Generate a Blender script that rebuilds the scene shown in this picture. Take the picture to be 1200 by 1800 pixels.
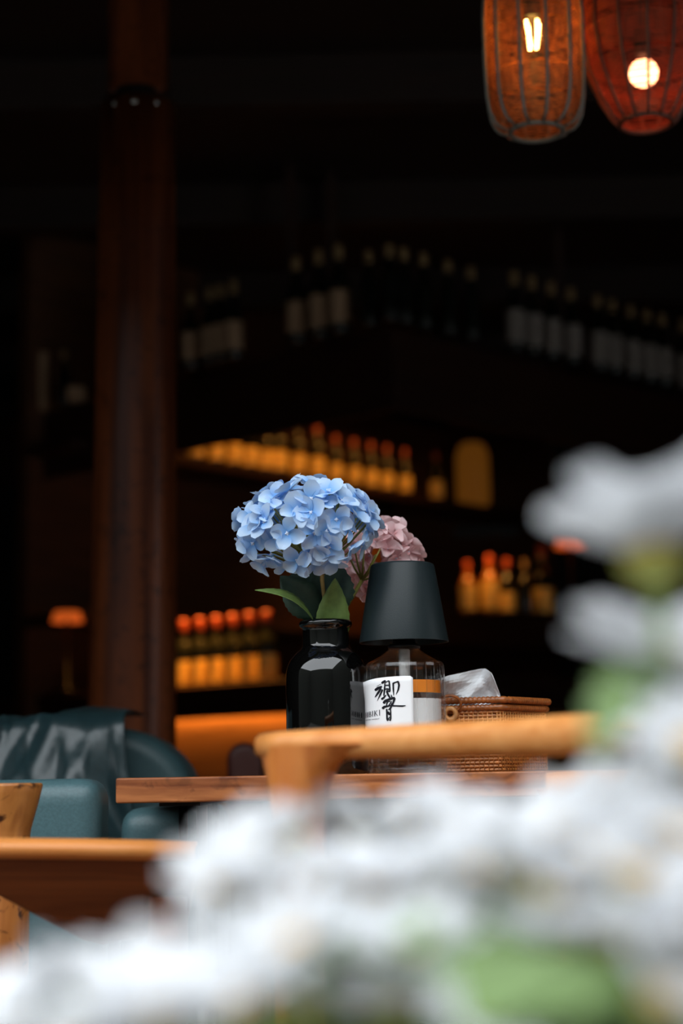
import bpy, bmesh, math, random
from mathutils import Vector, Matrix, Euler

random.seed(11)
scene = bpy.context.scene
for o in list(bpy.data.objects):
    bpy.data.objects.remove(o, do_unlink=True)
col = scene.collection
PI = math.pi
R = math.radians

# ------------------------------------------------------------------ camera
FPX = 3000.0                      # focal length in pixels of the 1200x1800 frame (60 mm on a 24 mm wide frame)
CAM = Vector((0, 0, 0.74))
PITCH, ROLL = R(9.0), R(1.0)
FWD = Vector((0, math.cos(PITCH), math.sin(PITCH)))
_r0, _u0 = Vector((1, 0, 0)), Vector((0, -math.sin(PITCH), math.cos(PITCH)))
RGT = _r0 * math.cos(ROLL) - _u0 * math.sin(ROLL)
UPV = _u0 * math.cos(ROLL) + _r0 * math.sin(ROLL)
cd = bpy.data.cameras.new('camera')
cam = bpy.data.objects.new('camera', cd)
col.objects.link(cam)
cam.matrix_world = Matrix(((RGT.x, UPV.x, -FWD.x, CAM.x), (RGT.y, UPV.y, -FWD.y, CAM.y), (RGT.z, UPV.z, -FWD.z, CAM.z), (0, 0, 0, 1)))
cd.sensor_fit = 'HORIZONTAL'
cd.sensor_width = 24.0
cd.lens = 60.0
cd.clip_start = 0.02
cd.clip_end = 100
cd.dof.use_dof = True
cd.dof.focus_distance = 1.80
cd.dof.aperture_fstop = 3.3
scene.camera = cam

# ------------------------------------------------------------------ sky and exposure
w = bpy.data.worlds.new('overcast_sky')
scene.world = w
w.use_nodes = True
bg = w.node_tree.nodes['Background']
bg.inputs[0].default_value = (0.90, 0.955, 1.0, 1)
bg.inputs[1].default_value = 1.0
scene.view_settings.view_transform = 'Standard'
scene.view_settings.look = 'None'
scene.view_settings.gamma = 1.0
scene.view_settings.use_curve_mapping = False
scene.view_settings.exposure = 2.0
scene.cycles.max_bounces = 8
scene.cycles.transparent_max_bounces = 24
scene.cycles.sample_clamp_indirect = 6.0
scene.cycles.blur_glossy = 0.5
scene.cycles.use_denoising = True

# ------------------------------------------------------------------ pixel to place helpers
def ray(px, py):
    return FWD + RGT * ((px - 600) / FPX) + UPV * ((900 - py) / FPX)
def P(px, py, Y):
    r = ray(px, py)
    return CAM + r * (Y / r.y)
def at_z(px, py, z):
    r = ray(px, py)
    return CAM + r * ((z - CAM.z) / r.z)
def mpp(p):                       # metres per pixel at a point
    return (Vector(p) - CAM).dot(FWD) / FPX

# ------------------------------------------------------------------ materials
def new_mat(name):
    m = bpy.data.materials.new(name)
    m.use_nodes = True
    nt = m.node_tree
    return m, nt, nt.nodes['Principled BSDF']
def pm(name, c, rough=0.5, metal=0.0, spec=0.5, coat=0.0, emit=None, es=0.0, bump=0.0, bscale=200.0, var=0.0):
    m, nt, b = new_mat(name)
    b.inputs['Base Color'].default_value = (*c, 1)
    b.inputs['Roughness'].default_value = rough
    b.inputs['Metallic'].default_value = metal
    b.inputs['Specular IOR Level'].default_value = spec
    b.inputs['Coat Weight'].default_value = coat
    if emit:
        b.inputs['Emission Color'].default_value = (*emit, 1)
        b.inputs['Emission Strength'].default_value = es
    if bump or var:
        tc = nt.nodes.new('ShaderNodeTexCoord')
        n = nt.nodes.new('ShaderNodeTexNoise')
        n.inputs['Scale'].default_value = bscale
        n.inputs['Detail'].default_value = 4
        nt.links.new(tc.outputs['Object'], n.inputs['Vector'])
        if bump:
            bp = nt.nodes.new('ShaderNodeBump')
            bp.inputs['Strength'].default_value = bump
            bp.inputs['Distance'].default_value = 0.002
            nt.links.new(n.outputs['Fac'], bp.inputs['Height'])
            nt.links.new(bp.outputs['Normal'], b.inputs['Normal'])
        if var:
            rp = nt.nodes.new('ShaderNodeValToRGB')
            rp.color_ramp.elements[0].position = 0.3
            rp.color_ramp.elements[1].position = 0.7
            rp.color_ramp.elements[0].color = (*[x * (1 - var) for x in c], 1)
            rp.color_ramp.elements[1].color = (*[min(1, x * (1 + var)) for x in c], 1)
            nt.links.new(n.outputs['Fac'], rp.inputs['Fac'])
            nt.links.new(rp.outputs['Color'], b.inputs['Base Color'])
    return m
def wood(name, dark, light, stretch=(3, 60, 60), rough=0.45, coat=0.15, knots=0.0, bump=0.15, det=6):
    m, nt, b = new_mat(name)
    tc = nt.nodes.new('ShaderNodeTexCoord')
    mp = nt.nodes.new('ShaderNodeMapping')
    mp.inputs['Scale'].default_value = stretch
    n = nt.nodes.new('ShaderNodeTexNoise')
    n.inputs['Scale'].default_value = 1.0
    n.inputs['Detail'].default_value = det
    n.inputs['Distortion'].default_value = 0.6
    rp = nt.nodes.new('ShaderNodeValToRGB')
    rp.color_ramp.elements[0].position = 0.32
    rp.color_ramp.elements[1].position = 0.68
    rp.color_ramp.elements[0].color = (*dark, 1)
    rp.color_ramp.elements[1].color = (*light, 1)
    L = nt.links.new
    L(tc.outputs['Object'], mp.inputs['Vector'])
    L(mp.outputs['Vector'], n.inputs['Vector'])
    L(n.outputs['Fac'], rp.inputs['Fac'])
    colour = rp.outputs['Color']
    if knots:
        k = nt.nodes.new('ShaderNodeTexNoise')
        k.inputs['Scale'].default_value = 38
        k.inputs['Detail'].default_value = 5
        k.inputs['Distortion'].default_value = 1.2
        kr = nt.nodes.new('ShaderNodeValToRGB')
        kr.color_ramp.elements[0].position = 0.56
        kr.color_ramp.elements[1].position = 0.66
        kr.color_ramp.elements[0].color = (0, 0, 0, 1)
        kr.color_ramp.elements[1].color = (knots, knots, knots, 1)
        mx = nt.nodes.new('ShaderNodeMixRGB')
        mx.inputs['Color2'].default_value = (dark[0] * .15, dark[1] * .12, dark[2] * .1, 1)
        L(tc.outputs['Object'], k.inputs['Vector'])
        L(k.outputs['Fac'], kr.inputs['Fac'])
        L(kr.outputs['Color'], mx.inputs['Fac'])
        L(colour, mx.inputs['Color1'])
        colour = mx.outputs['Color']
    L(colour, b.inputs['Base Color'])
    bp = nt.nodes.new('ShaderNodeBump')
    bp.inputs['Strength'].default_value = bump
    bp.inputs['Distance'].default_value = 0.002
    L(n.outputs['Fac'], bp.inputs['Height'])
    L(bp.outputs['Normal'], b.inputs['Normal'])
    b.inputs['Roughness'].default_value = rough
    b.inputs['Coat Weight'].default_value = coat
    b.inputs['Specular IOR Level'].default_value = 0.3
    b.inputs['Coat Roughness'].default_value = 0.25
    return m
def petal_mat(name, base, tip, trans=0.3, rough=0.55, p0=0.1, p1=0.75):
    m, nt, b = new_mat(name)
    uv = nt.nodes.new('ShaderNodeUVMap')
    sp = nt.nodes.new('ShaderNodeSeparateXYZ')
    rp = nt.nodes.new('ShaderNodeValToRGB')
    rp.color_ramp.elements[0].position = p0
    rp.color_ramp.elements[1].position = p1
    rp.color_ramp.elements[0].color = (*base, 1)
    rp.color_ramp.elements[1].color = (*tip, 1)
    oi = nt.nodes.new('ShaderNodeObjectInfo')
    hs = nt.nodes.new('ShaderNodeHueSaturation')
    mr = nt.nodes.new('ShaderNodeMapRange')
    mr.inputs['To Min'].default_value = 0.86
    mr.inputs['To Max'].default_value = 1.12
    tr = nt.nodes.new('ShaderNodeBsdfTranslucent')
    mx = nt.nodes.new('ShaderNodeMixShader')
    mx.inputs[0].default_value = trans
    L = nt.links.new
    L(uv.outputs['UV'], sp.inputs['Vector'])
    L(sp.outputs['Y'], rp.inputs['Fac'])
    L(oi.outputs['Random'], mr.inputs['Value'])
    L(mr.outputs['Result'], hs.inputs['Value'])
    L(rp.outputs['Color'], hs.inputs['Color'])
    L(hs.outputs['Color'], b.inputs['Base Color'])
    L(hs.outputs['Color'], tr.inputs['Color'])
    b.inputs['Roughness'].default_value = rough
    b.inputs['Specular IOR Level'].default_value = 0.25
    out = nt.nodes['Material Output']
    L(b.outputs['BSDF'], mx.inputs[1])
    L(tr.outputs['BSDF'], mx.inputs[2])
    L(mx.outputs['Shader'], out.inputs['Surface'])
    return m
def thin_glass(name, tint, refr=0.35, rough=0.02):
    m, nt, b = new_mat(name)
    nt.nodes.remove(b)
    lw = nt.nodes.new('ShaderNodeLayerWeight')
    lw.inputs['Blend'].default_value = 0.5
    pw = nt.nodes.new('ShaderNodeMath'); pw.operation = 'POWER'; pw.inputs[1].default_value = 4.5
    fr = nt.nodes.new('ShaderNodeMath'); fr.operation = 'MULTIPLY_ADD'; fr.inputs[1].default_value = .85; fr.inputs[2].default_value = .035
    nt.links.new(lw.outputs['Facing'], pw.inputs[0])
    nt.links.new(pw.outputs[0], fr.inputs[0])
    tr = nt.nodes.new('ShaderNodeBsdfTransparent')
    tr.inputs['Color'].default_value = (*tint, 1)
    gl = nt.nodes.new('ShaderNodeBsdfGlossy')
    gl.inputs['Roughness'].default_value = rough
    gg = nt.nodes.new('ShaderNodeBsdfGlass')
    gg.inputs['IOR'].default_value = 1.3
    gg.inputs['Roughness'].default_value = 0.02
    gg.inputs['Color'].default_value = (*tint, 1)
    m1 = nt.nodes.new('ShaderNodeMixShader')
    m2 = nt.nodes.new('ShaderNodeMixShader')
    m2.inputs[0].default_value = refr
    L = nt.links.new
    L(fr.outputs[0], m1.inputs[0])
    L(tr.outputs[0], m1.inputs[1])
    L(gl.outputs[0], m1.inputs[2])
    L(m1.outputs[0], m2.inputs[1])
    L(gg.outputs[0], m2.inputs[2])
    L(m2.outputs[0], nt.nodes['Material Output'].inputs['Surface'])
    return m

M = {}
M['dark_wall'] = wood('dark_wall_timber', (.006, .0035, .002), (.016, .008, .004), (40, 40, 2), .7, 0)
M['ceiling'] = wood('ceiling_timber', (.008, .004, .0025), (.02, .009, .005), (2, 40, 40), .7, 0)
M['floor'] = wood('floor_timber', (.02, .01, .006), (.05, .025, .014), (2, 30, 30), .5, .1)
M['column'] = wood('column_timber', (.030, .006, .0016), (.105, .025, .006), (26, 26, 1.6), .5, .10, .5, .2)
M['column'].node_tree.nodes['Principled BSDF'].inputs['Specular IOR Level'].default_value = .1
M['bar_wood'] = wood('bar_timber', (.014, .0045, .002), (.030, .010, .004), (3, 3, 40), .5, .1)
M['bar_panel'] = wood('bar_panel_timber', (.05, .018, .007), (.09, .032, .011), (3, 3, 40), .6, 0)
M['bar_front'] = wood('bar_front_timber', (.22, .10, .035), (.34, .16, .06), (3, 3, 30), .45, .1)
M['oak'] = wood('honey_timber', (.46, .125, .022), (.66, .23, .05), (60, 60, 5), .42, .2, 0, .08)
M['oak_rail'] = wood('honey_timber_lengthwise', (.60, .21, .045), (.76, .33, .10), (5, 60, 60), .42, .25, 0, .06)
M['walnut'] = wood('red_brown_timber', (.09, .022, .005), (.20, .056, .013), (5, 50, 50), .45, .15, 0, .1)
M['post'] = wood('weathered_post_timber', (.34, .11, .024), (.58, .23, .055), (70, 70, 6), .4, .25, 1.0, .2)
M['slab'] = wood('table_slab_timber', (.20, .052, .014), (.50, .175, .056), (9, 9, 90), .5, .1, .35, .2)
M['black_metal'] = pm('black_metal', (.012, .012, .012), .45, .6)
M['steel'] = pm('brushed_steel', (.4, .4, .38), .35, .9)
M['shade'] = pm('satin_black_shade', (.009, .016, .018), .44, 0, .35, bump=.08, bscale=900)
M['vase'] = pm('black_glass', (.002, .002, .002), .04, 0, .6, coat=.3)
M['teal'] = pm('teal_leather', (.055, .115, .128), .42, 0, .5, bump=.12, bscale=350, var=.12)
M['teal_dark'] = pm('dark_teal_leather', (.012, .030, .034), .34, 0, .6, bump=.2, bscale=120, var=.2)
M['teal_sofa'] = pm('sofa_teal_leather', (.026, .060, .066), .5, 0, .4, bump=.12, bscale=200, var=.12)
M['maroon'] = pm('maroon_leather', (.050, .012, .008), .45, 0, .3, bump=.1, bscale=250)
M['stitch'] = pm('pale_thread', (.16, .22, .23), .8)
M['cane'] = pm('cane', (.34, .085, .013), .6, var=.6, bscale=110)
M['cane_red'] = pm('red_cane', (.34, .045, .010), .6, var=.3, bscale=60)
M['rib'] = pm('grey_teal_cane', (.10, .105, .09), .6)
M['rib_red'] = pm('dark_red_cane', (.09, .025, .012), .6)
M['bulb_warm'] = pm('glowing_filament', (1, .8, .4), .4, emit=(1, .52, .12), es=21)
M['bulb_red'] = pm('glowing_frosted_bulb', (1, .5, .3), .4, emit=(1, .30, .13), es=3.3)
M['bulb_glass'] = thin_glass('bulb_glass', (1, .95, .85), 0)
M['cord'] = pm('black_cord', (.01, .01, .01), .6)
M['rattan'] = pm('rattan_weave', (.46, .150, .028), .42, coat=.3, var=.35, bscale=140)
M['rattan_dark'] = pm('rattan_rim', (.34, .10, .02), .4, coat=.3, var=.35, bscale=160)
M['rattan_pale'] = pm('rattan_stake', (.55, .24, .07), .45, coat=.2, var=.3, bscale=160)
M['tissue'] = pm('white_tissue', (.80, .81, .83), .9, 0, .1, bump=.08, bscale=50)
M['paper'] = pm('white_label_paper', (.93, .93, .94), .8, 0, .2)
M['amber_refraction'] = pm('amber_refracted_glow', (.95, .28, .015), .5)
M['ink'] = pm('black_ink', (.008, .008, .012), .7, 0, .2)
M['glass'] = thin_glass('clear_bottle_glass', (.98, .98, .975), .10)
M['frost'] = pm('white_tube', (.75, .74, .74), .4)
M['led'] = pm('amber_led_strip', (1, .6, .2), .5, emit=(1, .42, .06), es=9)
M['leaf'] = pm('hydrangea_leaf_light', (.13, .20, .05), .5, 0, .4, bump=.2, bscale=90, var=.25)
M['leaf_dark'] = pm('hydrangea_leaf_dark', (.025, .055, .035), .5, 0, .4, bump=.3, bscale=90, var=.25)
M['stem'] = pm('hydrangea_stem', (.30, .20, .06), .55, var=.3, bscale=80)
M['stem_green'] = pm('branching_stem_green', (.20, .18, .03), .55)
M['blue'] = petal_mat('blue_petal', (.20, .46, .86), (.58, .74, .95), .25)
M['pink'] = petal_mat('pink_petal', (.72, .42, .43), (.86, .64, .65), .30)
M['pistil'] = pm('pale_blue_pistil', (.72, .78, .90), .6)
M['white'] = petal_mat('white_petal', (.76, .76, .74), (.78, .79, .81), .35, p0=.0, p1=.4)
M['disc'] = pm('yellow_flower_disc', (.72, .40, .03), .8, bump=.6, bscale=900, var=.3)
M['calyx'] = pm('calyx_green', (.34, .34, .07), .6)
M['daisy_stem'] = pm('daisy_stem_green', (.15, .23, .06), .6)
M['daisy_leaf'] = pm('daisy_leaf_green', (.12, .20, .05), .55, var=.3, bscale=40)
M['bottle_dark'] = pm('dark_bottle_glass', (.006, .007, .005), .15, 0, .5)
M['bottle_amber'] = pm('amber_bottle_glass', (.30, .10, .01), .15, 0, .5)
M['label_cream'] = pm('cream_label', (.34, .21, .12), .8, var=.12, bscale=30)
M['label_grey'] = pm('grey_white_label', (.22, .185, .16), .8, var=.12, bscale=30)
M['label_yellow'] = pm('yellow_label', (.80, .52, .12), .7, var=.2, bscale=30)
M['cap_tan'] = pm('tan_capsule', (.24, .15, .06), .6)
M['cap_red'] = pm('red_orange_cap', (.30, .042, .008), .5)
M['stone'] = pm('pale_stone', (.30, .29, .27), .8, var=.2, bscale=10)
M['blocker_render'] = pm('blocker_wall_render', (.05, .055, .045), .9, var=.2, bscale=3)
M['bounce_stone'] = pm('pale_bounce_stone', (.24, .235, .22), .85, var=.2, bscale=6)
M['soil'] = pm('soil', (.03, .022, .015), .95, var=.4, bscale=50)
M['lamp_red'] = pm('glowing_red_shade', (.6, .12, .03), .6, emit=(1, .16, .02), es=.11)
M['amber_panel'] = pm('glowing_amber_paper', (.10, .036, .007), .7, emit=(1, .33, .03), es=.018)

# ------------------------------------------------------------------ mesh helpers
class MB:
    def __init__(s):
        s.v, s.f, s.uv = [], [], []
    def add(s, verts, faces, uvs=None):
        k = len(s.v)
        s.v += [tuple(q) for q in verts]
        s.f += [tuple(i + k for i in fc) for fc in faces]
        s.uv += uvs if uvs else [(0, 0)] * len(verts)
        return s
    def box(s, lo, hi):
        x0, y0, z0 = lo; x1, y1, z1 = hi
        return s.add([(x0, y0, z0), (x1, y0, z0), (x1, y1, z0), (x0, y1, z0), (x0, y0, z1), (x1, y0, z1), (x1, y1, z1), (x0, y1, z1)],
                     [(3, 2, 1, 0), (4, 5, 6, 7), (0, 1, 5, 4), (1, 2, 6, 5), (2, 3, 7, 6), (3, 0, 4, 7)])
    def lathe(s, prof, n=32, c=(0, 0, 0), caps=True):
        vs, fs = [], []
        for (r, z) in prof:
            for i in range(n):
                a = 2 * PI * i / n
                vs.append((c[0] + r * math.cos(a), c[1] + r * math.sin(a), c[2] + z))
        for j in range(len(prof) - 1):
            for i in range(n):
                fs.append((j * n + i, j * n + (i + 1) % n, (j + 1) * n + (i + 1) % n, (j + 1) * n + i))
        if caps:
            if prof[0][0] > 1e-6: fs.append(tuple(reversed(range(n))))
            if prof[-1][0] > 1e-6: fs.append(tuple((len(prof) - 1) * n + i for i in range(n)))
        return s.add(vs, fs)
    def tube(s, pts, rad, n=8, closed=False, ell=1.0, up=None):
        pts = [Vector(q) for q in pts]
        N = len(pts)
        rad = rad if isinstance(rad, (list, tuple)) else [rad] * N
        vs, fs = [], []
        prev = None
        for i, q in enumerate(pts):
            if closed: t = pts[(i + 1) % N] - pts[i - 1]
            else: t = pts[min(i + 1, N - 1)] - pts[max(i - 1, 0)]
            t.normalize()
            if prev is None:
                u = Vector(up) if up else (Vector((0, 0, 1)) if abs(t.z) < .9 else Vector((1, 0, 0)))
            else: u = prev
            u = (u - t * u.dot(t)).normalized()
            prev = u
            b = t.cross(u)
            for k in range(n):
                a = 2 * PI * k / n
                vs.append(q + u * (rad[i] * math.cos(a)) + b * (rad[i] * ell * math.sin(a)))
        m = N if closed else N - 1
        for i in range(m):
            for k in range(n):
                i2 = (i + 1) % N
                fs.append((i * n + k, i * n + (k + 1) % n, i2 * n + (k + 1) % n, i2 * n + k))
        if not closed:
            fs.append(tuple(reversed(range(n))))
            fs.append(tuple((N - 1) * n + k for k in range(n)))
        return s.add(vs, fs)
    def mesh(s, name, mat, smooth=True):
        me = bpy.data.meshes.new(name)
        me.from_pydata(s.v, [], s.f)
        if any(u != (0, 0) for u in s.uv):
            ul = me.uv_layers.new(name='UVMap')
            for lp in me.loops:
                ul.data[lp.index].uv = s.uv[lp.vertex_index]
        me.materials.append(M[mat] if isinstance(mat, str) else mat)
        if smooth:
            me.polygons.foreach_set('use_smooth', [True] * len(me.polygons))
        me.update()
        return me
    def build(s, name, mat, parent=None, smooth=True, bevel=0, seg=3, sub=0, auto=None):
        o = bpy.data.objects.new(name, s.mesh(name, mat, smooth))
        col.objects.link(o)
        if parent is not None: o.parent = parent
        if bevel:
            b = o.modifiers.new('bevel', 'BEVEL'); b.width = bevel; b.segments = seg; b.limit_method = 'ANGLE'; b.angle_limit = R(35)
            wn = o.modifiers.new('wn', 'WEIGHTED_NORMAL')
        if sub:
            u = o.modifiers.new('sub', 'SUBSURF'); u.levels = sub; u.render_levels = sub
        return o
def tag(o, label=None, cat=None, group=None, kind=None):
    if label: o['label'] = label
    if cat: o['category'] = cat
    if group: o['group'] = group
    if kind: o['kind'] = kind
    return o
def thing(name, label, cat, loc=(0, 0, 0), group=None, rz=0.0):
    o = bpy.data.objects.new(name, None)
    col.objects.link(o)
    o.location = loc
    o.rotation_euler = (0, 0, rz)
    o.empty_display_size = .05
    return tag(o, label, cat, group)
def inst(name, me, parent, mw=None):
    o = bpy.data.objects.new(name, me)
    col.objects.link(o)
    o.parent = parent
    if mw is not None: o.matrix_basis = mw
    return o
def dup(root, loc, label, group=None, rz=0.0, sc=1.0):
    r = root.copy(); col.objects.link(r)
    r.location = loc; r.rotation_euler = (0, 0, rz); r.scale = (sc, sc, sc)
    r['label'] = label
    if group: r['group'] = group
    for ch in list(root.children):
        c = ch.copy(); col.objects.link(c); c.parent = r
        for g in ch.children:
            d = g.copy(); col.objects.link(d); d.parent = c
    return r
def basis(x, y, z, loc, sc=1.0):
    m = Matrix((x, y, z)).transposed().to_4x4()
    return Matrix.Translation(loc) @ m @ Matrix.Scale(sc, 4)
def frame_from_normal(nrm, spin=0.0):
    z = Vector(nrm).normalized()
    a = Vector((0, 0, 1)) if abs(z.z) < .9 else Vector((1, 0, 0))
    x = a.cross(z).normalized()
    y = z.cross(x)
    return (x * math.cos(spin) + y * math.sin(spin), y * math.cos(spin) - x * math.sin(spin), z)
def structure(name, mb, mat, bevel=0, smooth=False):
    return tag(mb.build(name, mat, None, smooth, bevel), kind='structure')
ORD = ['first', 'second', 'third', 'fourth', 'fifth', 'sixth', 'seventh', 'eighth', 'ninth', 'tenth', 'eleventh', 'twelfth']

# ------------------------------------------------------------------ the room
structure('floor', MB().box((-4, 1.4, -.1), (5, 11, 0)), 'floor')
structure('ground', MB().box((-8, -6, -.1), (5, 1.4, 0)), 'bounce_stone')  # unseen ground, made pale to bounce light up under the daisies
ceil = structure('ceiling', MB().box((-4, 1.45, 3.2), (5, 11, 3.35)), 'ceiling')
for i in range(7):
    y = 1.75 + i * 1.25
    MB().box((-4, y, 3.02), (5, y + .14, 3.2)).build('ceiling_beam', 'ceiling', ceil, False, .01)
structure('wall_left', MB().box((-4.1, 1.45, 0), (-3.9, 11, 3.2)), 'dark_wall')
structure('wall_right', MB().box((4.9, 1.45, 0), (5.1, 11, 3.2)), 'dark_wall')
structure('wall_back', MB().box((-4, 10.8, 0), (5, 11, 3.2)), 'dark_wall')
structure('trim_1', MB().box((-4, 1.37, 2.15), (5, 1.53, 3.2)), 'dark_wall')      # the beam over the open front
structure('wall_blocker_rear', MB().box((-16, -6.2, 0), (18, -6, 4.2)), 'blocker_render')  # unseen, added to keep low sky light out of the interior
structure('wall_blocker_left', MB().box((-8.2, -6, 0), (-8, 1.45, 4.2)), 'blocker_render')  # unseen, added to block the bright sky reflected in the vase
structure('wall_blocker_right', MB().box((2.6, -6, 0), (2.8, 1.3, 4.2)), 'blocker_render')   # unseen, added so that the daylight comes from the left

# ------------------------------------------------------------------ wooden slab table
ZT = P(590, 1361, 1.75).z
xl, xr = P(203, 1380, 1.75).x, P(1800, 1350, 1.75).x
table = thing('dining_table', 'thick timber slab table on a black metal frame, carrying the vase and bottle lamp', 'table', (0, 0, 0))
zt, zb = ZT, ZT - .0255
nx = 26
vs, fs = [], []
for i in range(nx + 1):
    t = i / nx
    x = xl + (xr - xl) * t
    wv = .0012 * math.sin(t * 9) + .0009 * math.sin(t * 23 + 1)
    for (yy, zz) in ((1.75 + wv, zb), (1.75 + wv * .6, zt), (2.34, zt), (2.34, zb)):
        vs.append((x, yy, zz))
for i in range(nx):
    for k in range(4):
        fs.append((i * 4 + k, (i + 1) * 4 + k, (i + 1) * 4 + (k + 1) % 4, i * 4 + (k + 1) % 4))
fs += [(0, 1, 2, 3), tuple(nx * 4 + k for k in (3, 2, 1, 0))]
top = MB().add(vs, [tuple(reversed(f)) for f in fs]).build('tabletop', 'slab', table, True, .0022)
px_leg = P(322, 1440, 1.82)
for lx in (px_leg.x, xr - .1):
    MB().box((lx - .021, 1.78, zb - .004), (lx + .021, 2.30, zb)).build('mounting_plate', 'black_metal', table, False)
    for ly in (1.82, 2.26):
        MB().lathe([(.0048, 0.012), (.0048, zb - .004)], 16, (lx, ly, 0)).build('leg', 'black_metal', table)
    MB().box((lx - .02, 1.77, 0), (lx + .02, 2.31, .012)).build('foot', 'black_metal', table, False, .003)
q = P(352, 1440, 1.84)
MB().lathe([(.006, 0), (.006, zb - .004)], 16, (q.x, 1.86, 0)).build('brace', 'steel', table)

# ------------------------------------------------------------------ black glass vase
V = P(576, 1359, 1.83)
s = mpp((V.x, 1.83, ZT))
prof = [(66, 0), (70, 3), (72, 10), (72, 160), (71.5, 178), (69, 190), (64, 201), (57, 210), (49, 217), (43, 222), (41.5, 228), (41, 252), (41.5, 258),
        (46, 260), (47.5, 264), (47.5, 267), (45, 271), (41, 272), (38, 270), (37, 262), (37, 226), (44, 214), (62, 196), (67, 180), (67, 14), (0, 10)]
vase = thing('vase', 'glossy black glass bottle vase with a flared lip holding hydrangeas', 'vase', (V.x, 1.83, ZT))
MB().lathe([(r * s, z * s) for r, z in prof], 96).build('body', 'vase', vase)
VX, VY, VZ = V.x, 1.83, ZT + 272 * s       # mouth of the vase

# ------------------------------------------------------------------ hydrangeas
def petal_mesh(name, mat, L, W, cup, curl, nu=5, nv=6, notch=0.0, wide=.62):
    mb = MB(); vs, uv, fs = [], [], []
    for j in range(nv + 1):
        t = j / nv
        # outline: narrow claw, broad round end
        half = W * .5 * (math.sin(PI * min(1, t ** .8 * .93 + .04)) ** .62) * (0.55 + .45 * min(1, t / wide))
        if t > .99: half = W * .16
        for i in range(nu + 1):
            a = -1 + 2 * i / nu
            x = half * a
            y = L * t * (1 - notch * (1 - abs(a)) * (t > .95))
            z = cup * L * (a * a) * math.sin(PI * min(1, t * .9 + .1)) + curl * L * (t * t) + .02 * L * math.sin(5 * t + 3 * a)
            vs.append((x, y, z)); uv.append((i / nu + .001, t))
    for j in range(nv):
        for i in range(nu):
            k = j * (nu + 1) + i
            fs.append((k, k + 1, k + nu + 2, k + nu + 1))
    return mb.add(vs, fs, uv).mesh(name, mat)
def pistil_mesh(r):
    mb = MB()
    mb.lathe([(r * .5, -r * .6), (r * .9, 0), (r * .75, r * .6), (0, r * .9)], 8)
    for k in range(4):
        a = k * PI / 2 + .6
        mb.lathe([(r * .3, 0), (r * .38, r * .3), (0, r * .6)], 6, (r * .9 * math.cos(a), r * .9 * math.sin(a), r * .2))
    return mb.mesh('floret', 'pistil')
def hydrangea_head(root, C, rad, axis, amax, n, petal_meshes, pist, Lp, rng, minsep=.5, tiltback=.25):
    """florets over an ellipsoid of radii rad about C, as parts of root, each with four petals"""
    axis = Vector(axis).normalized()
    pts = []
    ga = PI * (3 - math.sqrt(5))
    ax, ay, az = frame_from_normal(axis)
    for i in range(n):
        c = 1 - (1 - math.cos(amax)) * (i + .5) / n
        sn = math.sqrt(max(0, 1 - c * c))
        th = i * ga
        d = ax * (sn * math.cos(th)) + ay * (sn * math.sin(th)) + az * c
        d = (d + Vector((rng.gauss(0, .07), rng.gauss(0, .07), rng.gauss(0, .07)))).normalized()
        k = 1 + rng.uniform(-.07, .04)
        pos = Vector(C) + Vector((d.x * rad[0], d.y * rad[1], d.z * rad[2])) * k
        nrm = Vector((d.x / rad[0], d.y / rad[1], d.z / rad[2])).normalized()
        nrm = (nrm + Vector((rng.gauss(0, tiltback), rng.gauss(0, tiltback), rng.gauss(0, tiltback)))).normalized()
        sp = rng.uniform(0, PI / 2)
        fl = inst('floret', pist, root, basis(*frame_from_normal(nrm, sp), pos - root.location))
        scl = rng.uniform(.84, 1.14)
        for k4 in range(4):
            a = k4 * PI / 2 + rng.gauss(0, .10)
            m = Matrix.Rotation(a, 4, 'Z') @ Matrix.Translation((0, Lp * .04, 0)) @ Matrix.Rotation(rng.gauss(.18, .22), 4, 'X') @ Matrix.Rotation(rng.gauss(0, .18), 4, 'Y') @ Matrix.Scale(scl * rng.uniform(.9, 1.1), 4)
            inst('petal', rng.choice(petal_meshes), fl, m)
        pts.append((pos, nrm))
    return pts
def leaf_mesh_mb(base, tip, width, nrm, bend, n=10, serr=.09, fold=.25):
    base, tip, nrm = Vector(base), Vector(tip), Vector(nrm).normalized()
    ax = tip - base
    L = ax.length
    ax.normalize()
    side = ax.cross(nrm).normalized()
    up = side.cross(ax)
    mb = MB(); vs, fs = [], []
    nn = n * 2
    for j in range(nn + 1):
        t = j / nn
        h = width * .5 * (math.sin(PI * t ** .8) ** .85)
        h *= 1 + (serr if j % 2 else -serr) * (0 < j < nn)
        c = base + ax * (L * t) + up * (bend * L * math.sin(PI * t))
        for a in (-1, -.5, 0, .5, 1):
            vs.append(c + side * (h * a) + up * (h * abs(a) * fold))
    for j in range(nn):
        for i in range(4):
            k = j * 5 + i
            fs.append((k, k + 1, k + 6, k + 5))
    mb.add(vs, fs)
    return mb

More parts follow.
